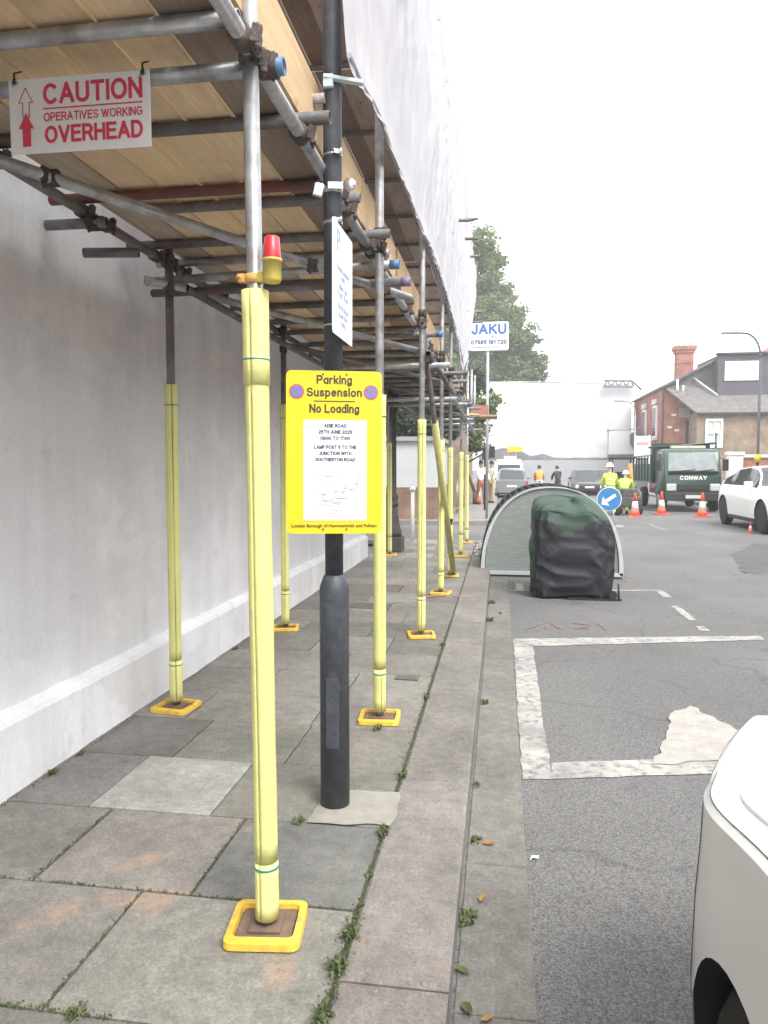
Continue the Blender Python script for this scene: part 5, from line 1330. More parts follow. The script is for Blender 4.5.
    for sx in (-1, 1): g.lathe(fc + Vector((sx * .032, .0, .0)), [(.0, -.006), (.012, -.004), (.012, .004), (0, .006)], 8, 'y')
    g.build('eyes', BLACK, root, world=False)
    g = MB(); g.box(fc + Vector((0, -.008, -.03)), (.022, .03, .045), bev=.008); g.box(fc + Vector((0, .0, -.068)), (.045, .012, .012), bev=.004); g.build('nose_and_mouth', mat('skin_dark', (.42, .23, .17)), root, world=False)
    if tape:
        g = MB()
        for d in (.14, .30):
            c = up(d) * s_; g.lathe((c.x, c.y, c.z), [(.166, -.022), (.172, -.022), (.172, .022), (.166, .022)], 24)
        g.v = [Vector((p.x, (p.y - up(.2).y) * .78 + up(.2).y, p.z)) for p in g.v]
        g.build('reflective_band', REFL, root, world=False)
    root.rotation_euler.z = rz
    return root
HELW = mat('white_helmet', (.75, .75, .74), rough=.35)
person('worker in yellow hi-vis jacket and white helmet standing with back to the camera', (3.62, 25.4, RD), PI, .28, .1, ((.16, .2), (.16, .2)), hat=HELW, tape=True)
person('bending worker in yellow-green hi-vis clothing and white helmet beside the trolley', (4.22, 26.4, RD), R(165), .75, .45, ((.25, .1), (.3, .1)), hat=HELW, top=mat('hi_vis_green', (.55, .80, .12)), legs=MATS['hi_vis_green'], tape=False)

def bicycle(label, loc, rz):
    root = thing('bicycle', label, 'bicycle', loc)
    for y in (-.52, .52):
        g = MB(); n = 28
        for i in range(n):
            a, b_ = 2 * PI * i / n, 2 * PI * (i + 1) / n; g.tube((0, y + .33 * math.cos(a), .34 + .33 * math.sin(a)), (0, y + .33 * math.cos(b_), .34 + .33 * math.sin(b_)), .017, n=6)
        w = g.build('wheel', RUBBER, root, world=False)
        g = MB()
        for i in range(10): a = 2 * PI * i / 10; g.tube((0, y, .34), (0, y + .31 * math.cos(a), .34 + .31 * math.sin(a)), .002, n=4)
        g.build('spokes', BRIGHT, w, world=False)
    g = MB(); bb = (0, .05, .30); st_ = (0, .18, .82); hd = (0, -.38, .84)
    for a, b_ in ((bb, st_), (bb, (0, -.4, .72)), (st_, hd), (bb, (0, .52, .34)), ((0, .17, .78), (0, .52, .34)), (hd, (0, -.52, .34))): g.tube(a, b_, .016, n=8)
    g.build('frame', CARK, root, world=False)
    g = MB(); g.box((0, .20, .90), (.14, .26, .05), bev=.02); g.tube(st_, (0, .20, .88), .012, n=6); g.build('saddle', BLACK, root, world=False)
    g = MB(); g.path([(-.28, -.36, .98), (0, -.42, .98), (.28, -.36, .98)], .012); g.tube(hd, (0, -.42, .98), .014, n=6); g.build('handlebar', BLACK, root, world=False)
    root.rotation_euler.z = rz; return root
bicycle('bicycle ridden by the cyclist in orange and white', (2.0, 38.5, RD), PI)
person('cyclist in an orange top and white shorts riding away up the road', (2.0, 38.75, RD + .08), PI, .35, .35, ((.25, .15), (.25, .15)), top=ORANGE, legs=CLOTHW, hair=mat('dark_hair', (.04, .03, .025)), stride=.1)
bicycle('bicycle ridden by the cyclist in black', (3.15, 41.5, RD), PI + .25)
person('cyclist dressed in black riding beyond the hangar', (3.15, 41.75, RD + .05), PI + .2, .30, .35, ((.25, .15), (.25, .15)), top=CLOTHK, legs=CLOTHK, hair=MATS['dark_hair'], stride=.1)
person('pedestrian in a white top and red shorts at the far corner pavement', (-.75, 30.0, -.01), R(30), 0, 0, top=CLOTHW, legs=CLOTHR, hair=MATS['dark_hair'])
person('pedestrian in a pale top walking beside the traffic signal post', (-.35, 31.5, -.01), R(-20), 0, 0, top=mat('cream_cloth', (.7, .68, .55)), legs=mat('beige_cloth', (.5, .42, .3)), hair=MATS['dark_hair'])

# ------------------------------------------------------------------ street furniture further off
ts = thing('traffic_signal', 'slim black pedestrian signal post at the far corner', 'traffic light', (-.5, 26, -.01))
g = MB(); g.tube((-.50, 26, -.01), (-.50, 26, 2.3), .05, n=12); g.build('post', BLACK, ts)
g = MB(); g.box((-.50, 25.9, 1.95), (.22, .16, .42), bev=.02); g.box((-.28, 25.95, 2.0), (.2, .16, .4), bev=.02); g.build('signal_head', BLACK, ts)
g = MB(); g.box((-.5, 25.9, 1.35), (.16, .12, .26), bev=.02); g.build('push_button_box', mat('button_box', (.65, .65, .6)), ts)
ys_ = thing('yellow_road_sign', 'yellow temporary road sign on a thin post above the white van', 'sign', (.9, 47, 0))
g = MB(); g.tube((1.0, 47.0, -.1), (1.0, 47, 4.1), .035, n=8); g.build('post', WOODG, ys_)
g = MB(); g.prism([(.45, 2.45), (1.25, 2.45), (1.42, 2.62), (1.25, 2.78), (.45, 2.78)], 46.9, 46.93, 'y'); g.build('panel', mat('sign_orange_yellow', (.85, .50, .02)), ys_)
rl = thing('street_lamp', 'tall dark street lamp with a swan-neck arm at the right edge', 'street lamp', (9.35, 29, 0), 'street lamps')
def street_lamp(root, x, y, h, arm, m, base=True):
    g = MB(); g.lathe((x, y, 0), [(.085, 0), (.085, 1.1), (.05, 1.25), (.045, h - .9)], 16); g.build('column', m, root)
    pts = [(x, y, h - .9)]
    for i in range(9):
        a = PI / 2 * i / 8; pts.append((x - (arm * .75) * (1 - math.cos(a)), y, h - .9 + .9 * math.sin(a)))
    pts.append((x - arm, y, h + .02))
    g = MB(); g.path(pts, .035, 10); g.build('arm', m, root)
    g = MB(); g.box((x - arm - .28, y, h + .03), (.62, .2, .10), bev=.035); g.build('lantern', MATS['lantern_grey'], root)
street_lamp(rl, 9.33, 29.0, 6.35, .78, mat('lamp_dark', (.09, .095, .11)))
g = MB(); g.lathe((9.33, 29, 0), [(.11, 1.65), (.11, 1.95)], 12); g.build('yellow_wrap', mat('wrap_yellow', (.85, .75, .05)), rl)
rl2 = thing('street_lamp', 'distant pale grey street lamp in front of the red brick gable', 'street lamp', (8.55, 50, 0), 'street lamps')
street_lamp(rl2, 8.6, 50, 5.75, .75, mat('lamp_pale', (.30, .31, .33)))
bd = thing('notice_board', 'white board on two posts in front of the red brick house', 'sign', (8.6, 46, 0))
g = MB(); g.box((8.35, 46, 2.7), (.9, .04, 1.3)); g.build('panel', WHITE, bd)
g = MB(); g.box((8.35, 45.97, 2.9), (.7, .02, .2)); g.build('lettering_band', mat('pale_red_print', (.55, .3, .32)), bd)
g = MB(); g.tube((7.95, 46.05, 0), (7.95, 46.05, 3.4), .04); g.tube((8.75, 46.05, 0), (8.75, 46.05, 3.4), .04); g.build('post', WHITE, bd)

# garage beyond the side road
BRK_B = brickmat('brown_brick', (.26, .15, .10), (.20, .12, .085), (.24, .21, .18))
gr = thing('garage', 'low garage with white upper wall on brown brick across the side road', 'building', (-3.5, 21, 0))
g = MB(); g.box((-4.5, 23.5, .44), (5.5, 5.0, .92)); g.build('brick_base', BRK_B, gr)
g = MB(); g.box((-4.5, 23.5, 1.56), (5.46, 4.96, 1.32)); g.build('wall', mat('pale_render', (.52, .53, .54), (.46, .47, .48), 1.2, .85), gr)
g = MB(); g.box((-4.5, 23.5, 2.28), (5.7, 5.2, .12)); g.build('roof', mat('roof_edge', (.32, .33, .34)), gr)
hb = thing('tan_house', 'brown and tan building side beyond the garage, glimpsed between the yellow standards', 'building', (-3, 33, 0))
g = MB(); g.box((-5.4, 32, 1.6), (8.2, 8, 3.2)); g.build('wall', brickmat('tan_brick', (.33, .25, .18), (.28, .20, .15), (.3, .27, .23), 'xz'), hb)
g = MB(); g.prism([(-9.7, 3.2), (-1.1, 3.2), (-5.4, 5.2)], 27.9, 36.1, 'y'); g.build('roof', SLATE, hb)
g = MB()
for x in (-2.4, -4.4): g.box((x, 27.97, 1.7), (.9, .06, 1.3))
g.build('window', WHITE, hb)
# barrier by the far corner
brr = thing('barrier', 'grey pedestrian guard rail on the far corner pavement', 'barrier', (-.6, 27, 0))
g = MB()
for k in range(9): g.tube((-1.35, 23.5 + k * .6, 0), (-1.35, 23.5 + k * .6, 1.0), .015, n=6)
g.tube((-1.35, 23.4, 1.0), (-1.35, 28.4, 1.0), .02, n=6); g.tube((-1.35, 23.4, .15), (-1.35, 28.4, .15), .02, n=6); g.build('rail', GALV, brr)
oc = copy_tree(co0); oc.location = (-.9, 31, 0); oc.scale = (1, 1, 1); oc['label'] = 'orange cone on the far left pavement by the pedestrians'

# wrapped building
wb = thing('wrapped_building', 'large building wrapped in white scaffold sheeting at the end of the road', 'building', (4, 62, 0))
def wrapface():
    g = MB(); nx_, nz_ = 60, 34; vs = []
    x0, x1 = -1.7, 10.0
    for i in range(nx_ + 1):
        x = x0 + (x1 - x0) * i / nx_; t = i / nx_
        zt = 8.25 - .35 * t; zt -= 1.0 * max(0, 1 - (x - x0) / .9) ** 1.5
        zb = 2.0 + .62 * math.exp(-(abs(x - .4) / 1.9) ** 3) + .30 * max(0, 1 - abs(x - 3.3) / 1.0)
        for j in range(nz_ + 1):
            u = j / nz_; z = zb + (zt - zb) * u
            w = .06 * noise.noise(Vector((x * .9, z * .8, 0))) + .03 * noise.noise(Vector((x * 2.6, z * 1.6, 4))) - .10 * abs(math.sin(x * PI / 2.1)) * .5
            vs.append((x, 60 + w - .3, z))
    fs = [(i * (nz_ + 1) + j, (i + 1) * (nz_ + 1) + j, (i + 1) * (nz_ + 1) + j + 1, i * (nz_ + 1) + j + 1) for i in range(nx_) for j in range(nz_)]
    g.add(vs, fs, True)
    return g
WRAP = mat('white_shrink_wrap', (.60, .60, .61), (.57, .57, .585), .5, .7)
wrapface().build('sheeting', WRAP, wb)
g = MB(); g.box((4.15, 62.3, 4.1), (11.5, 4.0, 7.6)); g.build('wall', WRAP, wb)
g = MB(); g.path([(-1.2, 60.0, 8.3), (3, 59.9, 8.2), (7, 59.9, 8.05), (9.9, 59.9, 7.9)], .05, 6); g.tube((3.0, 59.9, 7.9), (3.0, 59.9, 8.35), .05); g.build('eaves_tube', GALV, wb)
g = MB()
for z0, z1 in ((8.05, 7.55),): 
    g.tube((7.8, 59.2, 8.15), (9.9, 59.2, 8.1), .09, n=6); g.tube((7.8, 59.2, 7.7), (10.0, 59.2, 7.65), .08, n=6)
    for k in range(8): g.tube((7.8 + k * .28, 59.2, 8.13 if k % 2 else 7.68), (8.08 + k * .28, 59.2, 7.68 if k % 2 else 8.13), .06, n=6)
    g.tube((9.9, 59.2, 8.1), (10.6, 59.2, 7.4), .09, n=6)
g.build('lattice_beam', mat('beam_grey', (.22, .22, .26)), wb)
sb = thing('small_wrapped_scaffold', 'smaller scaffold bay with white sheet over a grey banner beside the red brick house', 'scaffold', (8.5, 56, 0))
g = MB(); g.box((8.85, 56.4, 3.25), (2.0, .12, 1.75)); g.build('white_sheet', WRAP, sb)
g = MB(); g.box((9.0, 56.3, 2.0), (2.4, .1, .9)); g.build('grey_banner', TARP, sb)
g = MB(); g.prism([(9.3, 3.9), (10.1, 4.2), (10.35, 3.4), (10.2, 2.4), (9.8, 2.5), (9.35, 3.2)], 56.0, 56.2, 'y'); g.build('dark_flap', mat('dark_flap', (.12, .13, .14)), sb)
g = MB()
for x in (7.82, 9.9): g.tube((x, 56.5, 0), (x, 56.5, 4.4), .05)
g.tube((7.7, 56.4, 4.2), (10.2, 56.4, 4.3), .05); g.build('frame', GALV, sb)
g = MB()
hd_ = thing('hoarding', 'long plain grey site hoarding below the white wrapped building', 'fence', (4, 56, 0))
n = 11
for k in range(n): g.box((-1.4 + k * 1.22 + .6, 56 + (k % 2) * .02, .93), (1.215, .04, 2.2))
g.build('panel', HOARD, hd_)
g = MB()
for k in range(n + 1): g.box((-1.4 + k * 1.22, 56.06, .93), (.08, .08, 2.2))
g.build('post', WOODG, hd_)
tp = thing('tarpaulin', 'sagging grey tarpaulins heaped between the hoarding and the white wrap', 'tarpaulin', (3, 58, 2))
g = MB(); nx_ = 60; vs = []
for i in range(nx_ + 1):
    x = -1.6 + 9.8 * i / nx_; t = i / nx_; zt = 2.15 + .75 * math.exp(-(abs(x - .4) / 1.7) ** 3) + .35 * max(0, 1 - abs(x - 3.3) / .9)
    zt = max(zt, 2.12) + .06 * noise.noise(Vector((x * 2, 0, 0)))
    vs += [(x, 57.0, 1.5), (x, 57.1 + .2 * noise.noise(Vector((x, 3, 0))), zt), (x, 59.5, zt + .1)]
g.add(vs, [(i * 3 + k, i * 3 + 3 + k, i * 3 + 4 + k, i * 3 + 1 + k) for i in range(nx_) for k in (0, 1)], True); g.build('cloth', TARP, tp)

# red brick house and its extension
BRK_R = brickmat('red_brick', (.36, .11, .085), (.28, .09, .07), (.30, .20, .17), 'yz')
BRK_R2 = brickmat('orange_brick', (.42, .17, .11), (.34, .14, .09), (.34, .26, .2), 'xz')
BRK_T = brickmat('tan_stock_brick', (.30, .215, .14), (.22, .155, .11), (.27, .24, .2), 'xz')
rh = thing('red_brick_house', 'red brick corner house with slate roof, tall chimney and a dark dormer window', 'house', (12, 52, 0))
g = MB(); g.prism([(10.5, 50.9), (10.5, 61.7), (18, 61.7), (18, 50.9)], -.1, 6.78); g.m = 0
g.build('wall', BRK_R, rh)
g = MB(); g.box((11.35, 50.86, 3.2), (1.7, .06, 6.4)); g.build('orange_brick_panel', BRK_R2, rh)
g = MB(); yt = 48.6
g.prism([(12.05, yt), (12.05, 50.85), (30, 50.85), (30, yt)], -.1, 4.9); g.build('rear_wing_wall', BRK_T, rh)
# roofs: slate planes with thickness
def slab(pts, th, name, m, parent):
    g = MB(); a, b_, c = (Vector(p) for p in pts[:3]); nrm = (b_ - a).cross(c - a).normalized()
    if nrm.z < 0: nrm = -nrm
    vs = [Vector(p) for p in pts] + [Vector(p) - nrm * th for p in pts]; n = len(pts)
    g.add(vs, [list(range(n)), [n + i for i in range(n)][::-1]] + [(i, (i + 1) % n, n + (i + 1) % n, n + i) for i in range(n)])
    return g.build(name, m, parent)
slab([(10.3, 50.6, 6.75), (10.3, 62, 6.75), (13.9, 62, 8.62), (13.9, 50.6, 8.62)], .14, 'roof', SLATE, rh)
slab([(13.9, 50.6, 8.62), (13.9, 62, 8.62), (18.2, 62, 6.75), (18.2, 50.6, 6.75)], .14, 'roof', SLATE, rh)
g = MB(); g.prism([(10.5, 6.8), (18, 6.8), (13.9, 8.5)], 51.0, 61.5, 'y'); g.build('gable', SLATE, rh)
# catslide over the rear wing
slab([(11.95, yt - .25, 4.85), (30, yt - .25, 4.85), (30, 53.2, 8.5), (13.9, 53.2, 8.5), (10.6, 50.62, 6.60)], .12, 'roof', SLATE, rh)
g = MB(); g.box((21, yt - .3, 4.8), (18, .12, .12)); g.build('gutter', mat('gutter_dark', (.04, .04, .045)), rh)
# dormer clad in dark lead
g = MB(); g.prism([(49.9, 5.9), (49.9, 8.55), (55, 8.65), (55, 5.9)], 13.55, 16.75, 'x'); o = g.build('dormer', LEAD, rh)
g = MB(); g.box((15.15, 49.95, 8.63), (3.4, .5, .12)); g.build('dormer_roof', MATS['gutter_dark'], o)
g = MB(); g.box((15.0, 49.86, 7.55), (2.1, .06, 1.2)); w = g.build('window', WHITE, o)
g = MB(); g.box((14.5, 49.82, 7.55), (.93, .03, 1.04)); g.box((15.5, 49.82, 7.55), (.93, .03, 1.04)); 
wg = mat('bright_window_glass', (.66, .69, .70), (.52, .55, .56), 1.5, .1, spec=.8); w_ = g
g.v = [p for p in g.v]; g.build('roof_window_pane', wg, o)
# hip board, small vents
g = MB(); g.tube((12.35, 51.0, 7.3), (13.5, 49.7, 6.05), .05, n=6); g.build('hip_flashing', WHITE, rh)
g = MB(); g.tube((11.25, 50.45, 6.3), (11.25, 50.45, 7.15), .08, n=10); g.tube((11.6, 50.4, 6.3), (11.6, 50.4, 6.75), .06, n=10); g.build('vent_pipe', WHITE, rh)
# sash window in the wing
wx, wz = 13.05, 3.6
g = MB()
for dx in (-.45, .45): g.box((wx + dx, yt - .04, wz), (.13, .12, 1.75))
for dz in (-.82, 0, .82): g.box((wx, yt - .045, wz + dz), (1.0, .13, .14 if dz else .08))
g.box((wx, yt - .05, wz), (.04, .1, 1.6)); w = g.build('window', WHITE, rh)
g = MB(); g.box((wx, yt - .01, wz), (.9, .04, 1.6)); g.build('pane', wg, w)
# windows and lintels on the road side of the red wall (seen at a slant)
for yy in (53.2, 57.0):
    g = MB(); g.box((10.44, yy, 4.6), (.12, 1.2, 2.2)); w = g.build('window', WHITE, rh)
    g = MB(); g.box((10.37, yy, 4.6), (.03, .95, 1.9)); g.build('pane', GLASS, w)
    g = MB(); g.box((10.40, yy, 5.95), (.14, 1.4, .35)); g.box((10.40, yy, 3.4), (.2, 1.4, .12)); g.build('stone_lintel', mat('stone_trim', (.6, .57, .53)), rh)
g = MB(); g.tube((10.46, 50.8, 0), (10.46, 50.8, 6.6), .07, n=8); g.tube((12.0, 50.75, 0), (12.0, 50.75, 4.5), .12, n=8); g.build('downpipe', MATS['gutter_dark'], rh)
g = MB(); g.box((11.75, 50.6, 5.0), (.6, .3, .6)); g.build('hopper_box', mat('hopper', (.35, .3, .24)), rh)
g = MB()
for x, z_ in ((11.15, 4.9), (10.9, 4.1), (11.35, 3.9)): g.box((x, 50.8, z_), (.28, .1, .14))
g.build('wall_light', WHITE, rh)
# chimney
g = MB(); g.box((11.95, 51.9, 7.75), (1.05, .75, 2.6)); g.box((11.95, 51.9, 9.1), (1.2, .9, .2)); g.box((11.95, 51.9, 9.32), (1.36, 1.0, .28)); g.box((11.95, 51.9, 8.35), (1.1, .8, .08)); 
ch_ = g.build('chimney', brickmat('chimney_brick', (.36, .13, .10), (.28, .10, .08), (.28, .2, .17), 'xz'), rh)
g = MB()
for x in (11.65, 11.95, 12.28): g.tube((x, 51.9, 9.45), (x, 51.9, 10.05), .03, n=6); g.box((x, 51.9, 10.05), (.25, .05, .06)); g.box((x, 51.9, 10.15), (.16, .05, .05))
g.build('aerial', mat('aerial_grey', (.3, .3, .3)), ch_)
# taller house further right
bh = thing('far_brick_house', 'brown brick house rising behind the dormer at the right edge', 'house', (20, 58, 0))
g = MB(); g.prism([(18.1, -.1), (26, -.1), (26, 9.2), (22, 11.4), (18.1, 9.3)], 56, 64, 'y'); g.build('wall', BRK_T, bh)
slab([(17.9, 55.8, 9.25), (17.9, 64.2, 9.25), (22, 64.2, 11.6), (22, 55.8, 11.6)], .14, 'roof', mat('red_tile', (.30, .12, .09), (.2, .09, .07), 4, .8), bh)
# garden wall
gw = thing('garden_wall', 'low brick garden wall with a white coping behind the white SUV', 'wall', (13, 38, 0))
g = MB(); g.box((14.2, 36.0, .95), (7, .25, 1.9)); g.build('brickwork', BRK_R2, gw)
g = MB(); g.box((14.2, 35.98, 2.0), (7.1, .36, .14)); g.build('coping', mat('white_coping', (.7, .7, .68)), gw)
g = MB(); g.box((10.6, 36.0, 1.0), (.6, .5, 2.1), bev=.02); g.box((10.6, 36.0, 2.12), (.7, .6, .14)); g.build('white_pier', WHITE, gw)
# dark wheelie bins between truck and SUV
for k, (x, y, l) in enumerate(((9.3, 31.0, 'dark brown wheelie bin between the truck and the white SUV'),)):
    b_ = thing('wheelie_bin', l, 'bin', (x, y, 0))
    g = MB(); g.prism([(x - .25, y - .3), (x + .25, y - .3), (x + .25, y + .3), (x - .25, y + .3)], .05, 1.0); g.build('body', mat('bin_brown', (.10, .06, .05)), b_)
    g = MB(); g.box((x, y, 1.03), (.58, .7, .07), bev=.02); g.build('lid', MATS['bin_brown'], b_)

# unseen opposite terrace, level with and behind the viewer, added to shade the scaffolded wall
for k in range(7):
    y0 = -16.5 + k * 6.6
    if y0 + 6.6 > 30.5: break
    h_ = thing('unseen_terraced_house', ['red', 'tan', 'pale', 'brown', 'plain brick', 'white-silled', 'end'][k] + ' terraced house on the opposite pavement, outside the picture to the right', 'house', (14, y0 + 3.3, 0))
    g = MB(); g.box((15.2, y0 + 3.3, 3.2), (7.4, 6.58, 6.6)); g.build('wall', BRK_T if k % 2 else BRK_R, h_)
    g = MB(); g.prism([(11.2, 6.5), (19.2, 6.5), (15.2, 9.4)], y0 + .005, y0 + 6.595, 'y'); g.build('roof', SLATE, h_)
    for (yy, zz, ww, hh_) in ((y0 + 1.7, 1.5, 1.6, 1.7), (y0 + 1.7, 4.7, 1.4, 1.6), (y0 + 5.0, 4.7, 1.0, 1.6)):
        g = MB(); g.box((11.46, yy, zz), (.12, ww, hh_)); w_ = g.build('window', WHITE, h_)
        g = MB(); g.box((11.39, yy, zz), (.03, ww - .2, hh_ - .2)); g.build('pane', GLASS, w_)
    g = MB(); g.box((11.46, y0 + 5.0, 1.05), (.12, 1.0, 2.2)); g.build('door', CARK, h_)

# ------------------------------------------------------------------ trees
def tree(label, x, y, h, tr, lobes, leafm, count, ls, name='broadleaf_tree', seed=1, z0=0):
    rnd = random.Random(seed); root = thing(name, label, 'tree', (x, y, z0))
    g = MB(); pts = [Vector((x, y, z0))]
    for k in range(1, 7): pts.append(Vector((x + rnd.uniform(-.15, .15) * k, y + rnd.uniform(-.1, .1) * k, z0 + h * .75 * k / 6)))
    for k in range(6): g.tube(pts[k], pts[k + 1], tr * (1 - k / 7), tr * (1 - (k + 1) / 7), n=10)
    for (lx, ly, lz, lr) in lobes:
        base = pts[rnd.randint(2, 5)]; tip = Vector((lx, ly, lz)); mid = base.lerp(tip, .5) + Vector((0, 0, -.3))
        g.tube(base, mid, tr * .35, tr * .22, n=7); g.tube(mid, tip, tr * .22, tr * .06, n=7)
    g.build('trunk', BARK, root)
    vs = []; fs = []
    vol = sum(l[3] ** 2 for l in lobes)
    for (lx, ly, lz, lr) in lobes:
        nc = max(6, int(26 * lr)); cl = []
        for q in range(nc):
            d = Vector((rnd.gauss(0, 1), rnd.gauss(0, 1), rnd.gauss(0, 1))).normalized() * (rnd.uniform(.45, 1.08)) * lr; d.z *= .85
            cl.append((Vector((lx, ly, lz)) + d, rnd.uniform(.16, .36) * lr ** .7))
        n = int(count * lr ** 2 / vol / nc)
        for c, cr in cl:
            for q in range(n):
                d = Vector((rnd.gauss(0, 1), rnd.gauss(0, 1), rnd.gauss(0, .8))); p = c + d * cr * .62
                a = Vector((rnd.uniform(-1, 1), rnd.uniform(-1, 1), rnd.uniform(-.6, .6))).normalized() * ls * rnd.uniform(.6, 1.3); b_ = a.orthogonal().normalized() * ls * rnd.uniform(.4, .8)
                b_.rotate(Matrix.Rotation(rnd.uniform(0, 6.28), 3, a.normalized()))
                k = len(vs); vs += [p - a, p - b_, p + a, p + b_]; fs.append((k, k + 1, k + 2, k + 3))
    g = MB(); g.add(vs, fs); g.build('crown', leafm, root, fixn=False)
    return root
K_ = 1.6
tree('tall leafy plane tree rising behind the white sheeting and the JAKU sign', -3.2, 70.5, 20, .55,
     [(x_ * K_ - .05, 70.5 + (y_ - 44), 1.45 + (z_ - 1.45) * K_, r_ * K_ * .97) for x_, y_, z_, r_ in
      [(-1.9, 44, 14.0, 1.6), (-.7, 43.5, 13.2, 1.0), (-2.8, 44, 12.2, 2.1), (-.6, 44, 11.6, 1.5), (-1.6, 43, 10.4, 2.1), (.4, 44, 10.2, 1.2), (.3, 43.6, 8.9, 1.6), (-3.0, 44.5, 8.6, 2.2), (-.9, 44, 8.0, 2.0), (1.3, 43.7, 8.6, .9),
       (2.0, 44, 7.6, .8), (.8, 44.5, 7.0, 1.5), (-1.8, 43, 6.2, 1.9), (1.9, 44.2, 6.6, .8), (.2, 43.6, 5.6, 1.3), (-2.0, 44, 4.6, 1.7)]], LEAF, 90000, .18, seed=2)
tree('dark low tree mass behind the far end of the scaffolding', -2.6, 34.0 + 4, 6, .2,
     [(-2.4, 38, 4.6, 1.5), (-3.8, 38, 4.4, 1.8), (-1.9, 37.4, 3.0, 1.2), (-3.2, 37.4, 2.8, 1.4), (-1.6, 38, 5.8, 1.0), (-5.4, 38, 4.5, 1.8)], LEAFD, 16000, .13, seed=5)
tree('small tree with ragged foliage above the garage roof', -3.2, 27.0, 4.0, .12,
     [(-3.2, 26.8, 3.1, .9), (-2.4, 26.8, 3.3, .7), (-4.2, 26.8, 3.3, .9), (-1.9, 26.6, 2.9, .5)], LEAFD, 7000, .09, seed=8)
tree('slim leafy tree poking out past the scaffold end below the JAKU sign', -1.0, 30, 4.2, .08,
     [(-1.1, 30, 3.8, .7), (-.55, 30, 4.1, .45), (-1.3, 30, 2.8, .7), (-.3, 30, 3.7, .3)], LEAF, 4500, .09, seed=9)

# ------------------------------------------------------------------ weeds and fallen leaves
def weed(i, x, y, z, s_, label):
    rnd = random.Random(100 + i); g = MB(); vs = []; fs = []; s_ *= .72
    for k in range(int(46 * max(.5, s_ / .05))):
        a = rnd.uniform(0, 2 * PI); d = rnd.uniform(0, 1) ** .7 * s_; bx_, by_ = x + math.cos(a) * d * .55, y + math.sin(a) * d
        h_ = rnd.uniform(.25, .9) * s_ * .7; ln = rnd.uniform(.2, .8) * s_; aa = rnd.uniform(0, 2 * PI); w = rnd.uniform(.0015, .004)
        ex, ey = bx_ + math.cos(aa) * ln, by_ + math.sin(aa) * ln; nx_, ny_ = -math.sin(aa) * w, math.cos(aa) * w; mx_, my_ = (bx_ + ex) / 2, (by_ + ey) / 2
        q = len(vs); vs += [(bx_ - nx_, by_ - ny_, z), (bx_ + nx_, by_ + ny_, z), (mx_ + nx_ * 1.6, my_ + ny_ * 1.6, z + h_), (mx_ - nx_ * 1.6, my_ - ny_ * 1.6, z + h_), (ex, ey, z + h_ * .7)]; fs += [(q, q + 1, q + 2, q + 3), (q + 3, q + 2, q + 4)]
    g.add(vs, fs); o = g.build('weed_tuft', GRASS, fixn=False); tag(o, label, 'weed', 'weeds growing in the paving joints')
wd = [(-.80, 2.86, 0, .045, 'small grass tuft left of the pale cement patch'), (-.445, 2.82, 0, .06, 'leafy weed at the right corner of the cement patch'), (-.44, 3.38, 0, .05, 'weed in the kerb joint just behind the lamp post'), (-.445, 2.52, 0, .03, 'tiny weed in the kerb joint in front of the cement patch'),
      (-.45, 2.18, 0, .07, 'grass tuft by the corner of the nearest tray along the kerb joint'), (-.45, 2.02, 0, .07, 'grass tuft nearest the bottom of the picture between slabs and kerb'), (-.45, 1.82, 0, .07, 'dense weed patch at the bottom edge in the kerb joint'), (-.45, 4.6, 0, .05, 'weed in the kerb joint beside the second tray'), (-.66, 3.98, 0, .05, 'weed in front of the second yellow tray'),
      (-2.09, 3.15, 0, .05, 'grass tuft at the foot of the white wall, nearer one'), (-2.09, 3.4, 0, .04, 'grass tuft at the foot of the white wall, farther one'), (-2.08, 5.6, 0, .05, 'weed at the foot of the white wall beyond the first standard'),
      (-.09, 3.05, RD, .05, 'weed in the gutter beside dry leaves'), (-.10, 2.5, RD, .07, 'yellow-green weed in the gutter near the second gutter joint'), (-.10, 3.6, RD, .04, 'small weed in the gutter at the paving patch'), (-.09, 4.9, RD, .06, 'weed clump in the gutter level with the bay corner'), (-.09, 7.6, RD, .10, 'larger weed clump in the gutter before the cycle hangar'), (-.08, 8.6, RD, .09, 'weed clump in the gutter close to the cycle hangar'),
      (-.45, 6.0, 0, .05, 'weed in the kerb joint near the third tray'), (-1.4, 1.735, 0, .05, 'grass in the bottom left paving joint'), (-1.1, 1.735, 0, .05, 'grass in the paving joint at the bottom edge, right of the first'), (.02, 8.0, RD, .05, 'lone weed on the gutter stones')]
for i, (x, y, z, s_, l) in enumerate(wd): weed(i, x, y, z, s_, l)
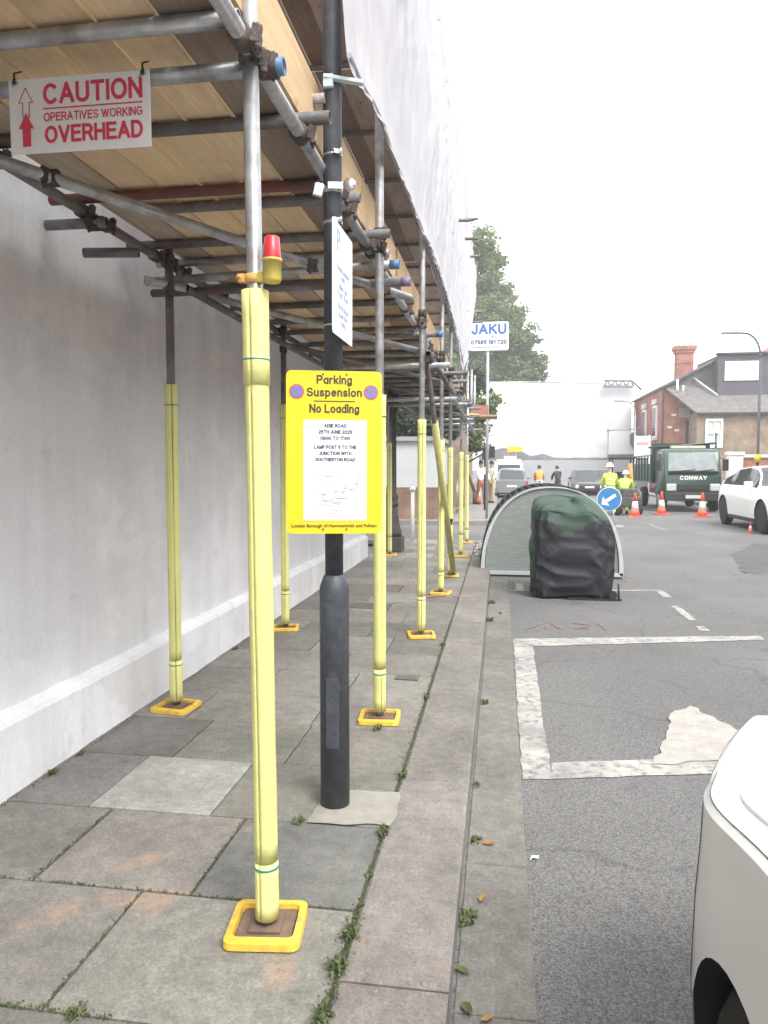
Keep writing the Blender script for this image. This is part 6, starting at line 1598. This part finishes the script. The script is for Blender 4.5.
# moss strips in the joints: uncountable
g = MB(); rnd = random.Random(11); vs = []; fs = []
def strip(x0, y0, x1, y1, n, z=0., w=.008):
    for k in range(n):
        t = rnd.random(); x = x0 + (x1 - x0) * t + rnd.gauss(0, w); y = y0 + (y1 - y0) * t + rnd.gauss(0, w); h_ = rnd.uniform(.002, .009); a = rnd.uniform(0, PI); c, s_ = math.cos(a) * .004, math.sin(a) * .004
        q = len(vs); vs.extend([(x - c, y - s_, z - .002), (x + c, y + s_, z - .002), (x + rnd.uniform(-.006, .006), y + rnd.uniform(-.006, .006), z + h_)]); fs.append((q, q + 1, q + 2))
strip(-.448, 1.5, -.448, 2.35, 700, w=.012); strip(-.448, 2.35, -.448, 7, 900); strip(-2.1, 2.31, -.5, 2.31, 200, w=.003); strip(-1.8, 1.74, -1.0, 1.74, 350); strip(-1.205, 1.75, -1.205, 2.3, 90, w=.003); strip(-1.03, 2.32, -1.03, 2.86, 110, w=.003); strip(-1.62, 2.32, -1.62, 2.86, 160, w=.004); strip(-.11, 1.6, -.11, 9, 900, RD, .008); strip(-2.1, 2.7, -2.1, 8, 500, w=.006)
g.add(vs, fs); tag(g.build('joint_moss', GRASS, fixn=False), 'thin moss and fine grass growing in the paving joints', 'moss', kind='stuff')
lf = [(-.03, 3.02, .05, 'dry brown leaf in the gutter by a weed'), (-.05, 2.62, .04, 'curled pale leaf in the gutter below the cement patch'), (-.10, 2.22, .045, 'green-white leaf in the gutter in front of the kerb'), (-.02, 2.03, .04, 'yellow leaf near the bottom of the gutter'), (-.08, 2.06, .05, 'green leaf beside the yellow one at the bottom of the gutter'), (-.55, 8.6, .04, 'brown leaf on the kerb near the fourth tray'), (1.75, 10.6, .06, 'dry leaves by the right foot of the cycle hangar')]
for i, (x, y, s_, l) in enumerate(lf):
    g = MB(); z = (0 if x < -.15 else RD) + .008; a = 1.3 * i; c, s2 = math.cos(a), math.sin(a); P_ = lambda u, v, w: (x + (u * c - v * s2) * s_, y + (u * s2 + v * c) * s_, z + w * s_)
    g.add([P_(-.6, 0, .1), P_(-.2, .3, .25), P_(.3, .22, .2), P_(.7, 0, .3), P_(.3, -.25, .22), P_(-.2, -.3, .2), P_(0, 0, .02)], [(0, 1, 6), (1, 2, 6), (2, 3, 6), (3, 4, 6), (4, 5, 6), (5, 0, 6)]); o = g.build('fallen_leaf', GRASS if i in (2, 4) else DRY); tag(o, l, 'leaf', 'leaves fallen in the gutter')
g = MB(); g.add([(.13, 2.92, RD + .006), (.145, 2.935, RD + .012), (.165, 2.94, RD + .007), (.17, 2.96, RD + .010), (.14, 2.955, RD + .010)], [(0, 1, 4), (1, 2, 3, 4)]); tag(g.build('litter_scrap', WHITE), 'scrap of white paper litter at the edge of the gutter stones', 'litter')

# ------------------------------------------------------------------ hazy air
g = MB(); g.box((0, 26, 7.7), (120, 110, 17.9)); hz = g.build('haze', None)
hm = bpy.data.materials.new('hazy_air'); hm.use_nodes = True; N = hm.node_tree.nodes; L = hm.node_tree.links
N.remove(N['Principled BSDF']); pv = N.new('ShaderNodeVolumePrincipled'); pv.inputs['Color'].default_value = (.93, .95, .97, 1); pv.inputs['Density'].default_value = .0027; pv.inputs['Anisotropy'].default_value = .3
L.new(pv.outputs[0], N['Material Output'].inputs['Volume']); hz.data.materials.clear(); hz.data.materials.append(hm); tag(hz, kind='stuff')
# ------------------------------------------------------------------ sky, sun, camera
w = bpy.data.worlds.new('World'); sc.world = w; w.use_nodes = True
N = w.node_tree.nodes; L = w.node_tree.links; bg = N['Background']
sky = N.new('ShaderNodeTexSky'); sky.sky_type = 'NISHITA'; sky.sun_disc = False; sky.sun_elevation = R(52); sky.sun_rotation = R(140); sky.dust_density = 4; sky.air_density = 1
hs = N.new('ShaderNodeHueSaturation'); hs.inputs['Saturation'].default_value = .12; L.new(sky.outputs[0], hs.inputs['Color']); L.new(hs.outputs[0], bg.inputs['Color']); bg.inputs['Strength'].default_value = .06
bg2 = N.new('ShaderNodeBackground'); bg2.inputs['Color'].default_value = (.985, .99, 1, 1); bg2.inputs['Strength'].default_value = .80   # overcast cloud layer
ad = N.new('ShaderNodeAddShader'); L.new(bg.outputs[0], ad.inputs[0]); L.new(bg2.outputs[0], ad.inputs[1]); L.new(ad.outputs[0], N['World Output'].inputs['Surface'])
sd = bpy.data.lights.new('sun', 'SUN'); sd.energy = 1.35; sd.angle = R(25); sd.color = (1, .97, .93)
so = bpy.data.objects.new('sun', sd); COL.objects.link(so); az = R(140)
dirv = Vector((math.sin(az) * math.cos(R(52)), math.cos(az) * math.cos(R(52)), math.sin(R(52)))); so.rotation_euler = dirv.to_track_quat('Z', 'Y').to_euler()
cam = bpy.data.cameras.new('camera'); co_ = bpy.data.objects.new('camera', cam); COL.objects.link(co_); sc.camera = co_
cam.sensor_fit = 'VERTICAL'; cam.sensor_height = 24; cam.sensor_width = 18; cam.lens = 740 / 1024 * 24; cam.clip_start = .05; cam.clip_end = 1500
co_.location = (0, 0, 1.45); co_.rotation_euler = (R(90 - 3.4028), 0, R(8.8935))
sc.view_settings.view_transform = 'Standard'; sc.view_settings.look = 'None'; sc.view_settings.exposure = 1.3; sc.view_settings.gamma = 1
sc.render.engine = 'CYCLES'; sc.cycles.max_bounces = 8; sc.cycles.diffuse_bounces = 5
